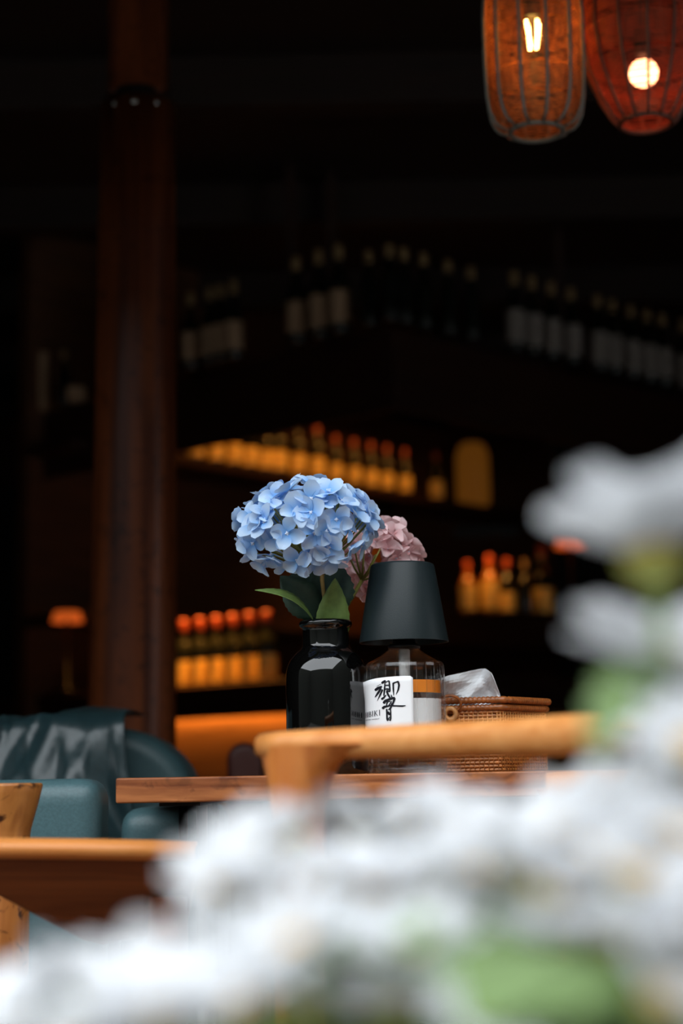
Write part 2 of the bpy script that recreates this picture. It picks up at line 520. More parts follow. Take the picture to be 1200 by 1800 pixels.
rng = random.Random(5)
B = thing('blue_hydrangea', 'pale blue hydrangea head with leaves rising from the black vase', 'flower', (VX, VY, VZ))
Lp = .0176
bp = [petal_mesh('petal', 'blue', Lp, Lp * 1.08, .16, .10), petal_mesh('petal', 'blue', Lp, Lp * .98, .24, -.08), petal_mesh('petal', 'blue', Lp, Lp * 1.15, .10, .18)]
pb = pistil_mesh(.0021)
HC = P(541, 930, 1.80)
fl = hydrangea_head(B, HC, (.070, .062, .048), (-.34, -.58, .76), R(122), 75, bp, pb, Lp, rng)
def loc(root, pts): return [Vector(q) - root.location for q in pts]
hub = P(566, 985, 1.81)
stem_pts = [P(577, 1120, 1.83), P(571, 1060, 1.825), P(566, 1020, 1.815), hub]
MB().tube(loc(B, stem_pts), [.0023, .0022, .0023, .0026], 8).build('stem', 'stem', B)
mb = MB()
for k, (pos, nrm) in enumerate(fl):
    end = pos - nrm * .003
    mid = hub.lerp(end, .55) + Vector((0, 0, -.006))
    mb.tube(loc(B, [hub, hub.lerp(mid, .5) + Vector((0, 0, -.002)), mid, end]), [.0014, .0012, .001, .0008], 5)
tag(mb.build('branching_stalks', 'stem_green', B), kind='stuff')
def solid_leaf(name, mat, root, *a, **k):
    mbx = leaf_mesh_mb(*a, **k)
    mbx.v = [tuple(Vector(q) - root.location) for q in mbx.v]
    o = mbx.build(name, mat, root)
    so = o.modifiers.new('thick', 'SOLIDIFY'); so.thickness = .0005
    return o
solid_leaf('leaf', 'leaf_dark', B, P(556, 1088, 1.85), P(572, 968, 1.85), .076, (-.1, -1, .1), -.05, serr=.03)
solid_leaf('leaf', 'leaf_dark', B, P(560, 1085, 1.84), P(492, 1012, 1.83), .04, (-.2, -1, .3), .05, serr=.03)
solid_leaf('leaf', 'leaf', B, P(580, 1152, 1.832), P(589, 1016, 1.812), .037, (.15, -1, .12), -.02, serr=.02)
solid_leaf('leaf', 'leaf', B, P(552, 1092, 1.81), P(447, 1037, 1.78), .020, (-.1, -.55, .8), .14, serr=.04)

K = thing('pink_hydrangea', 'dusty pink hydrangea half hidden behind the blue hydrangea and lamp shade', 'flower', (VX + .012, VY + .008, VZ))
Lk = .0165
pk = [petal_mesh('petal', 'pink', Lk, Lk * .95, .42, .12), petal_mesh('petal', 'pink', Lk, Lk * .85, .55, -.15), petal_mesh('petal', 'pink', Lk, Lk * 1.0, .35, .25)]
KC = P(670, 985, 1.915)
fk = hydrangea_head(K, KC, (.036, .036, .038), (.1, -.1, 1), R(165), 58, pk, pistil_mesh(.0016), Lk, rng, tiltback=.4)
mb = MB()
kh = P(636, 1020, 1.87)
MB().tube(loc(K, [P(584, 1120, 1.84), P(610, 1065, 1.86), kh]), .0022, 8).build('stem', 'stem_green', K)
for (ex, ey, ey2) in ((622, 962, 1.85), (640, 958, 1.85), (660, 975, 1.84), (668, 965, 1.86), (690, 1000, 1.87), (655, 995, 1.84), (612, 975, 1.86)):
    e = P(ex, ey, ey2)
    mb.tube(loc(K, [kh, kh.lerp(e, .5) + Vector((0, 0, -.002)), e]), [.0014, .0012, .0009], 5)
tag(mb.build('branching_stalks', 'stem_green', K), kind='stuff')

# ------------------------------------------------------------------ bottle lamp
LX, LY = P(715, 1356, 1.82).x, 1.82
s = mpp((LX, LY, ZT + .06))
lamp = thing('bottle_table_lamp', 'table lamp of a faceted clear whisky bottle under a matte black conical shade', 'lamp', (LX, LY, ZT))
def bz(py): return (1357 - py) * s
prof = [(64, 1357), (68, 1355), (70, 1350), (70, 1172), (69, 1167), (66, 1163.5), (58, 1160), (48, 1155), (38, 1149), (30, 1143), (26, 1138), (25, 1134), (25, 1128),
        (22, 1128), (22, 1138), (27, 1145), (45, 1158), (62, 1167), (65, 1173), (65, 1338), (60, 1344), (0, 1346)]
MB().lathe([(r * s, bz(y)) for r, y in prof], 24).build('bottle', 'glass', lamp, smooth=False)
mb = MB()          # raised edges between the facets
for k in range(24):
    a = 2 * PI * k / 24
    mb.tube([(71.0 * s * math.cos(a) * .995, 71.0 * s * math.sin(a) * .995, bz(1350)), (71.0 * s * math.cos(a) * .995, 71.0 * s * math.sin(a) * .995, bz(1200)), (69.5 * s * math.cos(a), 69.5 * s * math.sin(a), bz(1169))], [.9 * s, .9 * s, .5 * s], 6)
tag(mb.build('facet_ridges', 'glass', lamp), kind='stuff')
MB().lathe([(64.0 * s, bz(1356.6)), (67 * s, bz(1354)), (67 * s, bz(1345)), (61 * s, bz(1347)), (0, bz(1348))], 48).build('heavy_base', 'glass', lamp)
MB().lathe([(28 * s, bz(1139)), (29 * s, bz(1134)), (27 * s, bz(1132)), (20 * s, bz(1131)), (20 * s, bz(1118)), (12 * s, bz(1117)), (12 * s, bz(1000)), (4 * s, bz(996))], 48).build('lamp_holder', 'black_metal', lamp)
MB().lathe([(9 * s, bz(1195)), (9.5 * s, bz(1190)), (10 * s, bz(1142)), (8 * s, bz(1140))], 32).build('inner_tube', 'frost', lamp)
shp = [(79, 1128), (79, 1126), (57, 993), (55.5, 990), (52, 988.5), (0, 988), (0, 990.5), (51, 991), (54.5, 994), (77, 1126.5), (77, 1128)]
MB().lathe([(r * s, bz(y)) for r, y in shp + [shp[0]]], 96, caps=False).build('shade', 'shade', lamp)
# label, wrapped round the glass, one corner lifting
def on_glass(px, py, off=1.4):
    sx = max(-.999, min(.999, (px - 715) / 71.5))
    th = math.asin(sx)
    r = (71.0 + off) * s
    return (r * math.sin(th), -r * math.cos(th), bz(py))
vs, fs = [], []
NU, NV = 26, 12
for j in range(NV + 1):
    for i in range(NU + 1):
        u, v = i / NU, j / NV
        th = R(9) - R(97) * u
        ytop = 1191.5 + 7.5 * u ** 2.2
        py = ytop + (1304 - ytop) * v
        if i == 0:
            if j == 0: py += 3.0
        r = (71.0 + 1.0) * s
        x, y = r * math.sin(th), -r * math.cos(th)
        if u > .80:
            e = (u - .80) / .20
            lift = max(0, 1 - v * 3.2) * e * e
            x -= 7.0 * s * lift
            y -= 10 * s * lift
        vs.append((x, y, bz(py)))
for j in range(NV):
    for i in range(NU):
        k = j * (NU + 1) + i
        fs.append((k, k + NU + 1, k + NU + 2, k + 1))
lab = MB().add(vs, fs).build('label', 'paper', lamp)
so = lab.modifiers.new('thick', 'SOLIDIFY'); so.thickness = .0002; so.offset = 0
# added sheets inside the glass: white below, amber above painted for refracted glow
def wrap_sheet(r, a0, a1, y0, y1, n=30):
    vv, ff = [], []
    for j in range(2):
        for i in range(n + 1):
            a = a0 + (a1 - a0) * i / n
            vv.append((r * math.cos(a), r * math.sin(a), bz(y1 if j else y0)))
    for i in range(n): ff.append((i, i + 1, n + 2 + i, n + 1 + i))
    return MB().add(vv, ff)
wrap_sheet(62.5 * s, R(-84), R(-6), 1304, 1229).build('inner_sheet', 'paper', lamp)
wrap_sheet(62.5 * s, R(-84), R(-8), 1219, 1197).build('amber_glow_sheet', 'amber_refraction', lamp)
# brush writing
def C2(x, y): return (630 + x / 11.43, 1185 + y / 11.43)
def stroke(mb, pts, off=1.75):
    """ribbon of changing width laid on the label; pts are (x, y, width) in label units"""
    dense = []
    for a, b in zip(pts[:-1], pts[1:]):
        n = max(2, int(math.hypot(b[0] - a[0], b[1] - a[1]) / 14))
        for i in range(n):
            t = i / n
            dense.append(tuple(a[k] + (b[k] - a[k]) * t for k in range(3)))
    dense.append(pts[-1])
    N = len(dense)
    vs = []
    for i, (x, y, wd) in enumerate(dense):
        x0, y0, _ = dense[max(0, i - 1)]; x1, y1, _ = dense[min(N - 1, i + 1)]
        l = math.hypot(x1 - x0, y1 - y0) or 1
        nx_, ny_ = -(y1 - y0) / l, (x1 - x0) / l
        e = .55 if i in (0, N - 1) else 1
        for sg in (-1, 1):
            cx, cy = C2(x + nx_ * sg * wd * .5 * e * BOLD, y + ny_ * sg * wd * .5 * e * BOLD)
            vs.append(on_glass(cx, cy, off))
    mb.add(vs, [(2 * i, 2 * i + 1, 2 * i + 3, 2 * i + 2) for i in range(N - 1)])
brush = MB()
BOLD = 1.35
for st in [
    [(493, 203, 34), (530, 178, 38), (574, 150, 28)],
    [(395, 258, 5), (440, 236, 7), (485, 214, 5)],
    [(362, 335, 36), (420, 296, 42), (503, 266, 26)],
    [(484, 300, 30), (425, 385, 34), (362, 470, 12)],
    [(513, 322, 22), (465, 425, 26), (402, 545, 3)],
    [(560, 192, 16), (548, 330, 26), (533, 455, 20)],
    [(556, 198, 14), (600, 172, 16), (642, 156, 18)],
    [(640, 158, 22), (646, 260, 24), (652, 372, 22)],
    [(562, 246, 18), (640, 248, 20)],
    [(556, 322, 20), (600, 318, 24), (648, 332, 22)],
    [(580, 350, 24), (655, 376, 20)],
    [(482, 518, 34), (530, 488, 28), (582, 432, 12)],
    [(585, 360, 26), (618, 438, 30), (656, 505, 24)],
    [(702, 222, 28), (760, 196, 22), (826, 180, 28)],
    [(716, 216, 24), (718, 330, 24), (722, 455, 8)],
    [(814, 182, 26), (828, 255, 30), (812, 340, 26), (766, 436, 5)],
    [(668, 430, 8), (680, 462, 18), (690, 500, 22)],
    [(520, 600, 40), (560, 552, 42), (640, 522, 34), (746, 494, 34)],
    [(742, 500, 34), (712, 585, 30), (684, 655, 22)],
    [(600, 545, 18), (592, 590, 22), (576, 645, 16)],
    [(682, 560, 14), (655, 600, 18), (622, 645, 16)],
    [(605, 575, 14), (660, 560, 12)],
    [(500, 704, 42), (535, 668, 34), (640, 650, 22), (760, 656, 22), (880, 664, 24), (950, 656, 10)],
    [(690, 600, 26), (660, 690, 28), (612, 735, 16)],
    [(582, 708, 26), (584, 820, 26), (586, 925, 26)],
    [(655, 690, 18), (656, 800, 22), (654, 925, 24)],
    [(596, 762, 34), (640, 830, 34)],
    [(592, 905, 26), (628, 895, 14), (628, 862, 12)],
    [(586, 905, 24), (592, 950, 16)], [(652, 905, 24), (646, 950, 16)], [(590, 925, 14), (650, 925, 14)],
]: stroke(brush, st)
brush.build('brush_lettering', 'ink', lamp, smooth=False)
let = MB()
def seg(x0, y0, x1, y1, wd): stroke(let, [(x0, y0, wd), ((x0 + x1) / 2, (y0 + y1) / 2, wd), (x1, y1, wd)])
def serif_I(x, yt, yb, wd, sw): seg(x, yt, x, yb, wd); seg(x - sw, yt, x + sw, yt, 3.5); seg(x - sw, yb, x + sw, yb, 3.5)
serif_I(181, 757, 858, 5, 5); serif_I(203, 753, 855, 6, 5); seg(181, 807, 203, 804, 3.5)
serif_I(223, 750, 852, 8, 7)
serif_I(250, 744, 848, 8, 5)
stroke(let, [(250, 745, 4), (272, 748, 7), (276, 768, 9), (268, 788, 6), (251, 792, 4)])
stroke(let, [(251, 792, 4), (274, 798, 7), (282, 820, 10), (272, 842, 7), (250, 847, 4)])
serif_I(312, 738, 843, 10, 11)
serif_I(352, 732, 838, 10, 10)
seg(395, 731, 356, 788, 5); seg(364, 776, 402, 835, 10); seg(386, 731, 404, 730, 3.5); seg(392, 836, 412, 834, 3.5)
serif_I(444, 724, 831, 11, 13)
let.build('serif_lettering', 'ink', lamp, smooth=False)
try:
    fc = bpy.data.curves.new('small_print', 'FONT')
    fc.body = 'SUNTORY WHISKY'
    fo = bpy.data.objects.new('small_print_source', fc)
    col.objects.link(fo)
    bpy.context.view_layer.update()
    me = fo.evaluated_get(bpy.context.evaluated_depsgraph_get()).to_mesh()
    vv = [v.co.copy() for v in me.vertices]; ff = [tuple(p.vertices) for p in me.polygons]
    x0, x1 = min(v.x for v in vv), max(v.x for v in vv)
    out = []
    for v in vv:
        u = (v.x - x0) / (x1 - x0)
        th = R(-76) + (R(-40.5) - R(-76)) * u
        py = 1185 + (920 - 12 * u - v.y * 36) / 11.43
        r = (71.0 + 1.75) * s
        out.append((r * math.sin(th), -r * math.cos(th), bz(py)))
    bpy.data.objects.remove(fo, do_unlink=True)
    MB().add(out, ff).build('small_print', 'ink', lamp, smooth=False)
except Exception as e:
    print('small print skipped', e)

# ------------------------------------------------------------------ rattan tissue basket
s = 1.9 / FPX
corner = P(884, 1356, 1.865)                      # the near corner of the basket
bk = thing('tissue_basket', 'woven brown rattan tissue box with a wrapped rim beside the bottle lamp', 'basket', (corner.x, corner.y, ZT))
dA = Vector((-.97, .24, 0)).normalized()         # long side, running behind the lamp
dB = Vector((.60, .80, 0)).normalized()          # short side
LA, LB, HB = .150, .095, .066
def rect_path(off, z, step=.004, r=.006):
    """rounded quadrilateral round the basket at height z"""
    c0 = Vector((0, 0, z)); c1 = dA * LA; c2 = dA * LA + dB * LB; c3 = dB * LB
    cs = [c0, c1 + c0, c2 + c0, c3 + c0]
    cen = sum(cs, Vector()) / 4
    cs = [q + (q - cen).normalized() * off * 1.35 for q in cs]
    pts = []
    for i in range(4):
        a, b, c = cs[i - 1], cs[i], cs[(i + 1) % 4]
        p0 = b + (a - b).normalized() * r; p1 = b + (c - b).normalized() * r
        for k in range(4):
            t = k / 3
            pts.append(p0 * (1 - t) ** 2 + b * 2 * t * (1 - t) + p1 * t * t)
        nb = c + (b - c).normalized() * r
        n = max(2, int((nb - p1).length / step))
        for k in range(1, n):
            pts.append(p1.lerp(nb, k / n))
    return pts, cen
mb = MB()
rows = 17
for j in range(rows):
    z = .0025 + j * (HB - .004) / (rows - 1)
    pts, cen = rect_path(0, z, .0026)
    wob = []
    for k, q in enumerate(pts):
        d = (q - cen); d.z = 0; d.normalize()
        wob.append(q + d * (.0009 * (1 if (k + j) % 2 else -1)))
    mb.tube(wob, .00185, 6, True)
tag(mb.build('weave', 'rattan', bk), kind='stuff')
pts, cen = rect_path(.0013, 0, .0052)
for i, q in enumerate(pts):
    b = MB().tube([q + Vector((0, 0, .001)), q + Vector((0, 0, HB - .001))], .00075, 5)
    if i == 0: stk = MB()
    stk.add(b.v, b.f)
tag(stk.build('stakes', 'rattan_pale', bk), kind='stuff')
def wrapped_rod(name, off, z, rad, mat):
    pts, cen = rect_path(off, z, .0016)
    rr = [rad * (1.10 if k % 3 else .86) for k in range(len(pts))]
    return MB().tube(pts, rr, 8, True).build(name, mat, bk)
wrapped_rod('rim', .002, HB + .0035, .0034, 'rattan_dark')
wrapped_rod('lid_rim', .004, HB + .0115, .0036, 'rattan_dark')
pts, cen = rect_path(.003, HB + .010, .006)
n = len(pts)
inner = [q.lerp(Vector((cen.x, cen.y, q.z)), .55) for q in pts]
MB().add(pts + inner, [(i, (i + 1) % n, n + (i + 1) % n, n + i) for i in range(n)]).build('lid', 'rattan_dark', bk)
lq = dA * (LA * .38) + Vector((.0, -.006, HB + .006))
lp = [lq + Vector((.012 * math.cos(a), -.004 * math.sin(a) - .004, .009 * math.sin(a) + .002)) for a in [k * 2 * PI / 20 for k in range(20)]]
MB().tube(lp, .0016, 6, True).build('clasp_loop', 'rattan_dark', bk)
lp = [lq + Vector((.006 * math.cos(a), -.004, .006 * math.sin(a) - .009)) for a in [k * 2 * PI / 16 for k in range(16)]]
MB().tube(lp, .0032, 6, True).build('clasp_knot', 'rattan_pale', bk)
# tissue
vs, fs = [], []
t0 = (corner + dA * .06 + dB * .045)
Yt = t0.y
outline_top = [(735, 1210), (768, 1194), (790, 1187), (820, 1181), (846, 1176), (853, 1175), (863, 1183), (868, 1195), (880, 1226)]
NU, NV = 28, 14
tr_ = random.Random(3)
def top_at(u):
    f = u * (len(outline_top) - 1); i = min(int(f), len(outline_top) - 2); t = f - i
    a, b = outline_top[i], outline_top[i + 1]
    return (a[0] + (b[0] - a[0]) * t, a[1] + (b[1] - a[1]) * t)
for j in range(NV + 1):
    for i in range(NU + 1):
        u, v = i / NU, j / NV
        tx, ty = top_at(u)
        bx, by = 752 + 131 * u, 1252
        px_, py_ = bx + (tx - bx) * v, by + (ty - by) * v
        dy = .012 * math.sin(u * 9 + v * 3) * (.4 + v * .6) + .004 * math.sin(u * 15 - v * 7) + .003 * abs(math.sin(u * 7 + v * 9)) + .0006 * tr_.uniform(-1, 1) - .010 * v
        vs.append(P(px_, py_, Yt + dy))
for j in range(NV):
    for i in range(NU):
        k = j * (NU + 1) + i
        fs.append((k, k + 1, k + NU + 2, k + NU + 1))
tis = tag(MB().add(vs, fs).build('tissue', 'tissue', None, False), 'crumpled white tissue poking up out of the rattan box', 'tissue')
so = tis.modifiers.new('thick', 'SOLIDIFY'); so.thickness = .0006

# ------------------------------------------------------------------ wooden chairs
def rail_chair(label, a, b, h, dep, seat_dir, post_w, flare, seat_d=.42, s0=.05, postmat='oak', railmat='oak_rail'):
    """chair seen from outside: a rounded rail from a to b on two flared posts, seat and two more legs beyond"""
    a, b = Vector(a), Vector(b)
    ch = thing('armchair', label, 'chair', (a.x, a.y, 0))
    h0, h1 = h if isinstance(h, tuple) else (h, h)
    h = h0
    o = Vector((a.x, a.y, 0))
    along = (b - a); along.z = 0; L = along.length; along.normalize()
    out = Vector(seat_dir); out = (out - along * out.dot(along)).normalized()
    n = 20
    sec = []
    for k in range(16):                       # rounded section
        t = 2 * PI * k / 16
        c_, s_ = math.cos(t), math.sin(t)
        sec.append((dep / 2 * math.copysign(abs(c_) ** .7, c_), .5 * math.copysign(abs(s_) ** .6, s_)))
    vs, fs = [], []
    for i in range(n + 1):
        t = i / n
        p = a.lerp(b, t) - o
        k1 = 1.0 if 0 < i < n else .93
        for (d, z) in sec:
            vs.append(p + out * (d * k1 + .03 * math.sin(PI * t)) + Vector((0, 0, z * k1 * (h0 + (h1 - h0) * t))))
    for i in range(n):
        for k in range(16):
            fs.append((i * 16 + k, (i + 1) * 16 + k, (i + 1) * 16 + (k + 1) % 16, i * 16 + (k + 1) % 16))
    fs += [tuple(range(16)), tuple(n * 16 + k for k in reversed(range(16)))]
    MB().add(vs, fs).build('top_rail', railmat, ch)
    for e, q in ((0, a), (1, b)):
        z1 = q.z - h * .30
        sg = 1 if e == 0 else -1
        vs, fs = [], []          # post that widens into the rail, more on the inner side
        for (z, wl, wr) in ((0, .42, .42), (.40, .5, .5), (z1 - .065, .5, .5), (z1 - .042, .55, .55), (z1 - .024, .66, .72), (z1 - .010, .80, 1.0), (z1, .90, 1.5), (z1 + h * .25, .98, 1.9)):
            for k in range(24):
                t = 2 * PI * k / 24
                x = math.cos(t); y = math.sin(t)
                xx = (wr if x > 0 else wl) * flare / 1.42 if z > .41 else .5
                p = q - o + along * (sg * (post_w * .62 * flare * .72 + x * post_w * xx)) + out * (y * post_w * .5)
                vs.append((p.x, p.y, z))
        for j in range(7):
            for k in range(24):
                f = (j * 24 + k, j * 24 + (k + 1) % 24, (j + 1) * 24 + (k + 1) % 24, (j + 1) * 24 + k)
                fs.append(f if sg > 0 else f[::-1])
        MB().add(vs, fs).build('leg', postmat, ch)
    for e in (.2, .92):
        p = a.lerp(b, e) - o + out * (seat_d - .02)
        MB().lathe([(post_w * .36, 0), (post_w * .5, .40), (post_w * .42, .45)], 20, (p.x, p.y, 0)).build('leg', postmat, ch)
    c0, c1 = along * s0, along * (L - .01)
    q = [c0 + out * .03, c1 + out * .03, c1 + out * seat_d, c0 + out * seat_d]
    sv = [(p.x, p.y, .40) for p in q] + [(p.x, p.y, .44) for p in q]
    MB().add(sv, [(3, 2, 1, 0), (4, 5, 6, 7), (0, 1, 5, 4), (1, 2, 6, 5), (2, 3, 7, 6), (3, 0, 4, 7)]).build('seat', railmat, ch, False, .012)
    return ch
rail_chair('honey timber chair with a thick rounded rail in front of the bottle lamp', P(484, 1311, 1.33), P(1330, 1276, 1.02), (.022, .031), .046, (.1, 1, 0), .040, 1.42, .30, .07)
rail_chair('honey timber chair tucked behind the daisies, rail end level with the tabletop edge', P(962, 1383, 1.56), P(1620, 1366, 1.50), .028, .046, (.3, 1, 0), .034, 1.3, .42, .02)

# red-brown chair whose deep back board crosses the lower corner
bc = thing('back_board_chair', 'red-brown timber chair with a deep tapered back board beside the teal cushion', 'chair', (P(60, 1560, 1.46).x, 1.46, 0))
o = bc.location.copy()
outl = [(-560, 1481), (-300, 1480), (-100, 1481), (120, 1483), (342, 1487), (346, 1500), (338, 1560), (326, 1626), (300, 1640), (180, 1660), (146, 1653), (70, 1614), (0, 1577), (-120, 1560), (-330, 1600), (-480, 1560), (-560, 1520)]
front = [P(x, y, 1.45 + max(0, y - 1500) * .0005) - o for x, y in outl]
back = [p + Vector((0, .024, .004)) for p in front]
n = len(outl)
MB().add(front + back, [tuple(range(n))[::-1], tuple(range(n, 2 * n))] + [(i, (i + 1) % n, n + (i + 1) % n, n + i) for i in range(n)]).build('back_board', 'walnut', bc, False, .003)
tp = [P(x, y + 10, 1.452) - o + Vector((0, .010, 0)) for x, y in outl[:5]]
MB().tube(tp, .0088, 12, ell=1.9, up=(0, 0, 1)).build('top_rail', 'oak_rail', bc)  # honey colour paints in the light on the dark board's top edge
for lx in (-470, 290):
    p = P(lx, 1600, 1.47) - o
    MB().lathe([(.015, 0), (.019, .42), (.016, p.z + .01)], 20, (p.x, p.y + .02, 0)).build('leg', 'walnut', bc)
    MB().lathe([(.015, 0), (.019, .40), (.016, .42)], 20, (p.x, p.y - .38, 0)).build('leg', 'walnut', bc)
p0, p1 = P(-500, 1600, 1.47) - o, P(320, 1600, 1.47) - o
MB().box((p0.x, -.40, .42), (p1.x, .03, .455)).build('seat', 'walnut', bc, False, .01)

# chair with round flared posts and teal cushion
tcx = P(6, 1500, 1.66)
tc = thing('cushioned_armchair', 'timber armchair with a knotty flared post and teal leather cushion', 'chair', (tcx.x, 1.66, 0))
o = tc.location.copy()
ztop = P(20, 1377, 1.66).z
k = 1.66 / FPX * 1.0
prof = [(40, -1), (43, -.30), (45, -330), (45.5, -190), (45.5, -88), (47, -78), (52, -60), (58, -38), (63, -18), (66, -5), (65, -1), (62, 0), (0, .6)]
prof = [(40, -1300)] + prof[2:]
prof = [(r * k, max(0, ztop + z * k)) for r, z in prof]
prof[0] = (.02, 0)
MB().lathe(prof, 48).build('post', 'post', tc)
MB().lathe(prof, 48, (-.50, 0, 0)).build('post', 'post', tc)
for x in (0, -.50):
    MB().lathe([(.018, 0), (.022, .40), (.02, .60)], 20, (x, .33, 0)).build('leg', 'post', tc)
MB().box((-.5, .0, .30), (0, .35, .34)).build('seat_frame', 'post', tc, False, .008)
def cushion(name, lo, hi, r, mat, parent, seam=None):
    bm = bmesh.new()
    bmesh.ops.create_cube(bm, size=1)
    for v in bm.verts:
        v.co = Vector(((lo[0] + hi[0]) / 2 + v.co.x * (hi[0] - lo[0]), (lo[1] + hi[1]) / 2 + v.co.y * (hi[1] - lo[1]), (lo[2] + hi[2]) / 2 + v.co.z * (hi[2] - lo[2])))
    bmesh.ops.bevel(bm, geom=bm.edges[:], offset=r, segments=6, profile=.6, affect='EDGES')
    me = bpy.data.meshes.new(name); bm.to_mesh(me); bm.free()
    me.materials.append(M[mat])
    me.polygons.foreach_set('use_smooth', [True] * len(me.polygons))
    ob = bpy.data.objects.new(name, me); col.objects.link(ob); ob.parent = parent
    return ob
cx1 = P(176, 1450, 1.80).x - o.x
cz1 = P(100, 1369, 1.80).z
cu = cushion('back_cushion', (-.52, .135, .36), (cx1, .225, cz1), .028, 'teal', tc)
def seam_path(inset, y):
    pts = []
    x1, z1, rr = cx1 - inset, cz1 - inset, .034
    for k in range(30): pts.append(Vector((-.49 + (x1 - rr + .49) * k / 30, y, z1)))
    for k in range(9):
        a = PI / 2 * k / 8
        pts.append(Vector((x1 - rr + rr * math.sin(a), y, z1 - rr + rr * math.cos(a))))
    for k in range(1, 26): pts.append(Vector((x1, y, z1 - rr - .01 * k)))
    return pts
MB().tube(seam_path(.010, .1410), .0018, 6).build('piping', 'teal', cu)
mb = MB()
sp_ = seam_path(.0155, .1372)
for a, b in zip(sp_[38::1], sp_[39::1]):
    mb.tube([a, a.lerp(b, .5)], .0005, 4)
tag(mb.build('stitching', 'stitch', cu), kind='stuff')
cushion('seat_cushion', (-.48, .02, .34), (-.02, .35, .44), .03, 'teal', tc)

# ------------------------------------------------------------------ sofa and throw
sz = P(120, 1277, 2.55).z
sx1 = P(338, 1370, 2.55).x
sofa = thing('sofa', 'dark teal leather sofa with a rounded back in front of the timber column', 'sofa', (sx1, 2.55, 0))
def round_back(x0, x1, y0, y1, z0, z1, rc, parent, name, mat):
    """upholstered back: big rounded upper corners in elevation, soft edges"""
    pts = [(x0, z0), (x1, z0)]
    for k in range(11):
        a = PI / 2 * k / 10
        pts.append((x1 - rc + rc * math.cos(a), z1 - rc * .8 + rc * .8 * math.sin(a)))
    for k in range(6):
        a = PI / 2 + PI / 2 * k / 5
        pts.append((x0 + rc * .5 + rc * .5 * math.cos(a), z1 - rc * .5 + rc * .5 * math.sin(a)))
    n = len(pts)
    vs = [(x, y0, z) for x, z in pts] + [(x, y1, z) for x, z in pts]
    fs = [tuple(range(n)), tuple(reversed(range(n, 2 * n)))] + [((i + 1) % n, i, n + i, n + (i + 1) % n) for i in range(n)]
    return MB().add(vs, fs).build(name, mat, parent, True, .03, 4)
round_back(-1.45, 0, 0, .20, .28, sz, .135, sofa, 'backrest', 'teal_sofa')
cushion('seat', (-1.40, -.50, .28), (-.02, .02, .44), .05, 'teal_sofa', sofa)
cushion('arm', (-.04, -.52, .10), (.055, -.01, zb - .008), .03, 'teal', sofa)  # paler teal than the seat and back paints in stronger light on the arms
cushion('arm', (-1.47, -.52, .10), (-1.385, .04, zb - .008), .03, 'teal', sofa)
for x in (-1.40, -.06):
    for y in (-.46, .12):
        MB().lathe([(.018, 0), (.025, .11)], 16, (x, y, 0)).build('leg', 'black_metal', sofa)
MB().box((-1.38, -.48, .10), (-.09, .15, .28)).build('base', 'teal_sofa', sofa, False, .02)
# leather throw with deep folds, over the sofa's back
vs, fs = [], []
NU, NV = 70, 34
x0, x1 = P(-160, 1300, 2.5).x, P(226, 1300, 2.5).x
from mathutils import noise as mnoise
def fold(u, v):
    a = mnoise.noise((u * 4.2 + v * 1.6, v * 1.5, 1.3))
    b = 1 - abs(mnoise.noise((u * 5.5 - v * 2.6, v * 1.8 + u * 1.2, 7.7))) * 2.4
    c = 1 - abs(mnoise.noise((u * 9 + v * 4, v * 4, 3.1))) * 2.2
    return (.045 * a + .022 * max(0, b) + .010 * max(0, c)) * (.35 + .65 * min(1, v * 2.5))
for j in range(NV + 1):
    v = j / NV
    d = v * .52 - .12            # distance along the cloth from the top edge
    for i in range(NU + 1):
        u = i / NU
        x = x0 + (x1 - x0) * u + .018 * math.sin(v * 5 + u * 3) + (.05 * v if u > .9 else 0) * u
        f = fold(u, v)
        if d < 0: y, z = 2.55 - d * 1.0 + .0, sz + .012 + abs(f) * .5
        else:
            zz = d
            y, z = 2.525 - .018 - f - .02 * min(1, zz * 8) - zz * .06, sz + .010 - zz + .010 * math.sin(u * 13) * (1 - v) 
        vs.append((x, y, z))
for j in range(NV):
    for i in range(NU):
        k = j * (NU + 1) + i
        fs.append((k, k + NU + 1, k + NU + 2, k + 1))
th = tag(MB().add(vs, fs).build('leather_throw', 'teal_dark', None, True), 'crumpled dark teal leather throw hanging over the sofa back', 'throw')
so = th.modifiers.new('thick', 'SOLIDIFY'); so.thickness = .003; so.offset = 1

# ------------------------------------------------------------------ maroon chair beyond the table
mc = P(428, 1310, 3.1)
mch = thing('leather_chair', 'maroon leather chair with a rounded upright back beyond the timber table', 'chair', (mc.x, 3.1, 0))
hw = 31 * mpp(mc)
mzt = P(428, 1304, 3.1).z
vs, fs = [], []
prof = []
for k in range(13):
    a = PI * k / 12
    prof.append((hw * math.cos(a), mzt - hw + hw * math.sin(a)))
prof = [(hw * 1.05, .44)] + prof + [(-hw * 1.05, .44)]
n = len(prof)
tilt = .02
vs = [(x + tilt * (z - mzt) * -.6, 0, z) for x, z in prof] + [(x + tilt * (z - mzt) * -.6, .42, z) for x, z in prof]
fs = [tuple(range(n)), tuple(reversed(range(n, 2 * n)))] + [((i + 1) % n, i, n + i, n + (i + 1) % n) for i in range(n)]
MB().add(vs, fs).build('backrest', 'maroon', mch, True, .015, 3)
cushion('seat', (-.02, .0, .38), (.44, .42, .47), .03, 'maroon', mch)
for x in (0, .40):
    for y in (.03, .39):
        MB().lathe([(.014, 0), (.018, .39)], 12, (x, y, 0)).build('leg', 'black_metal', mch)

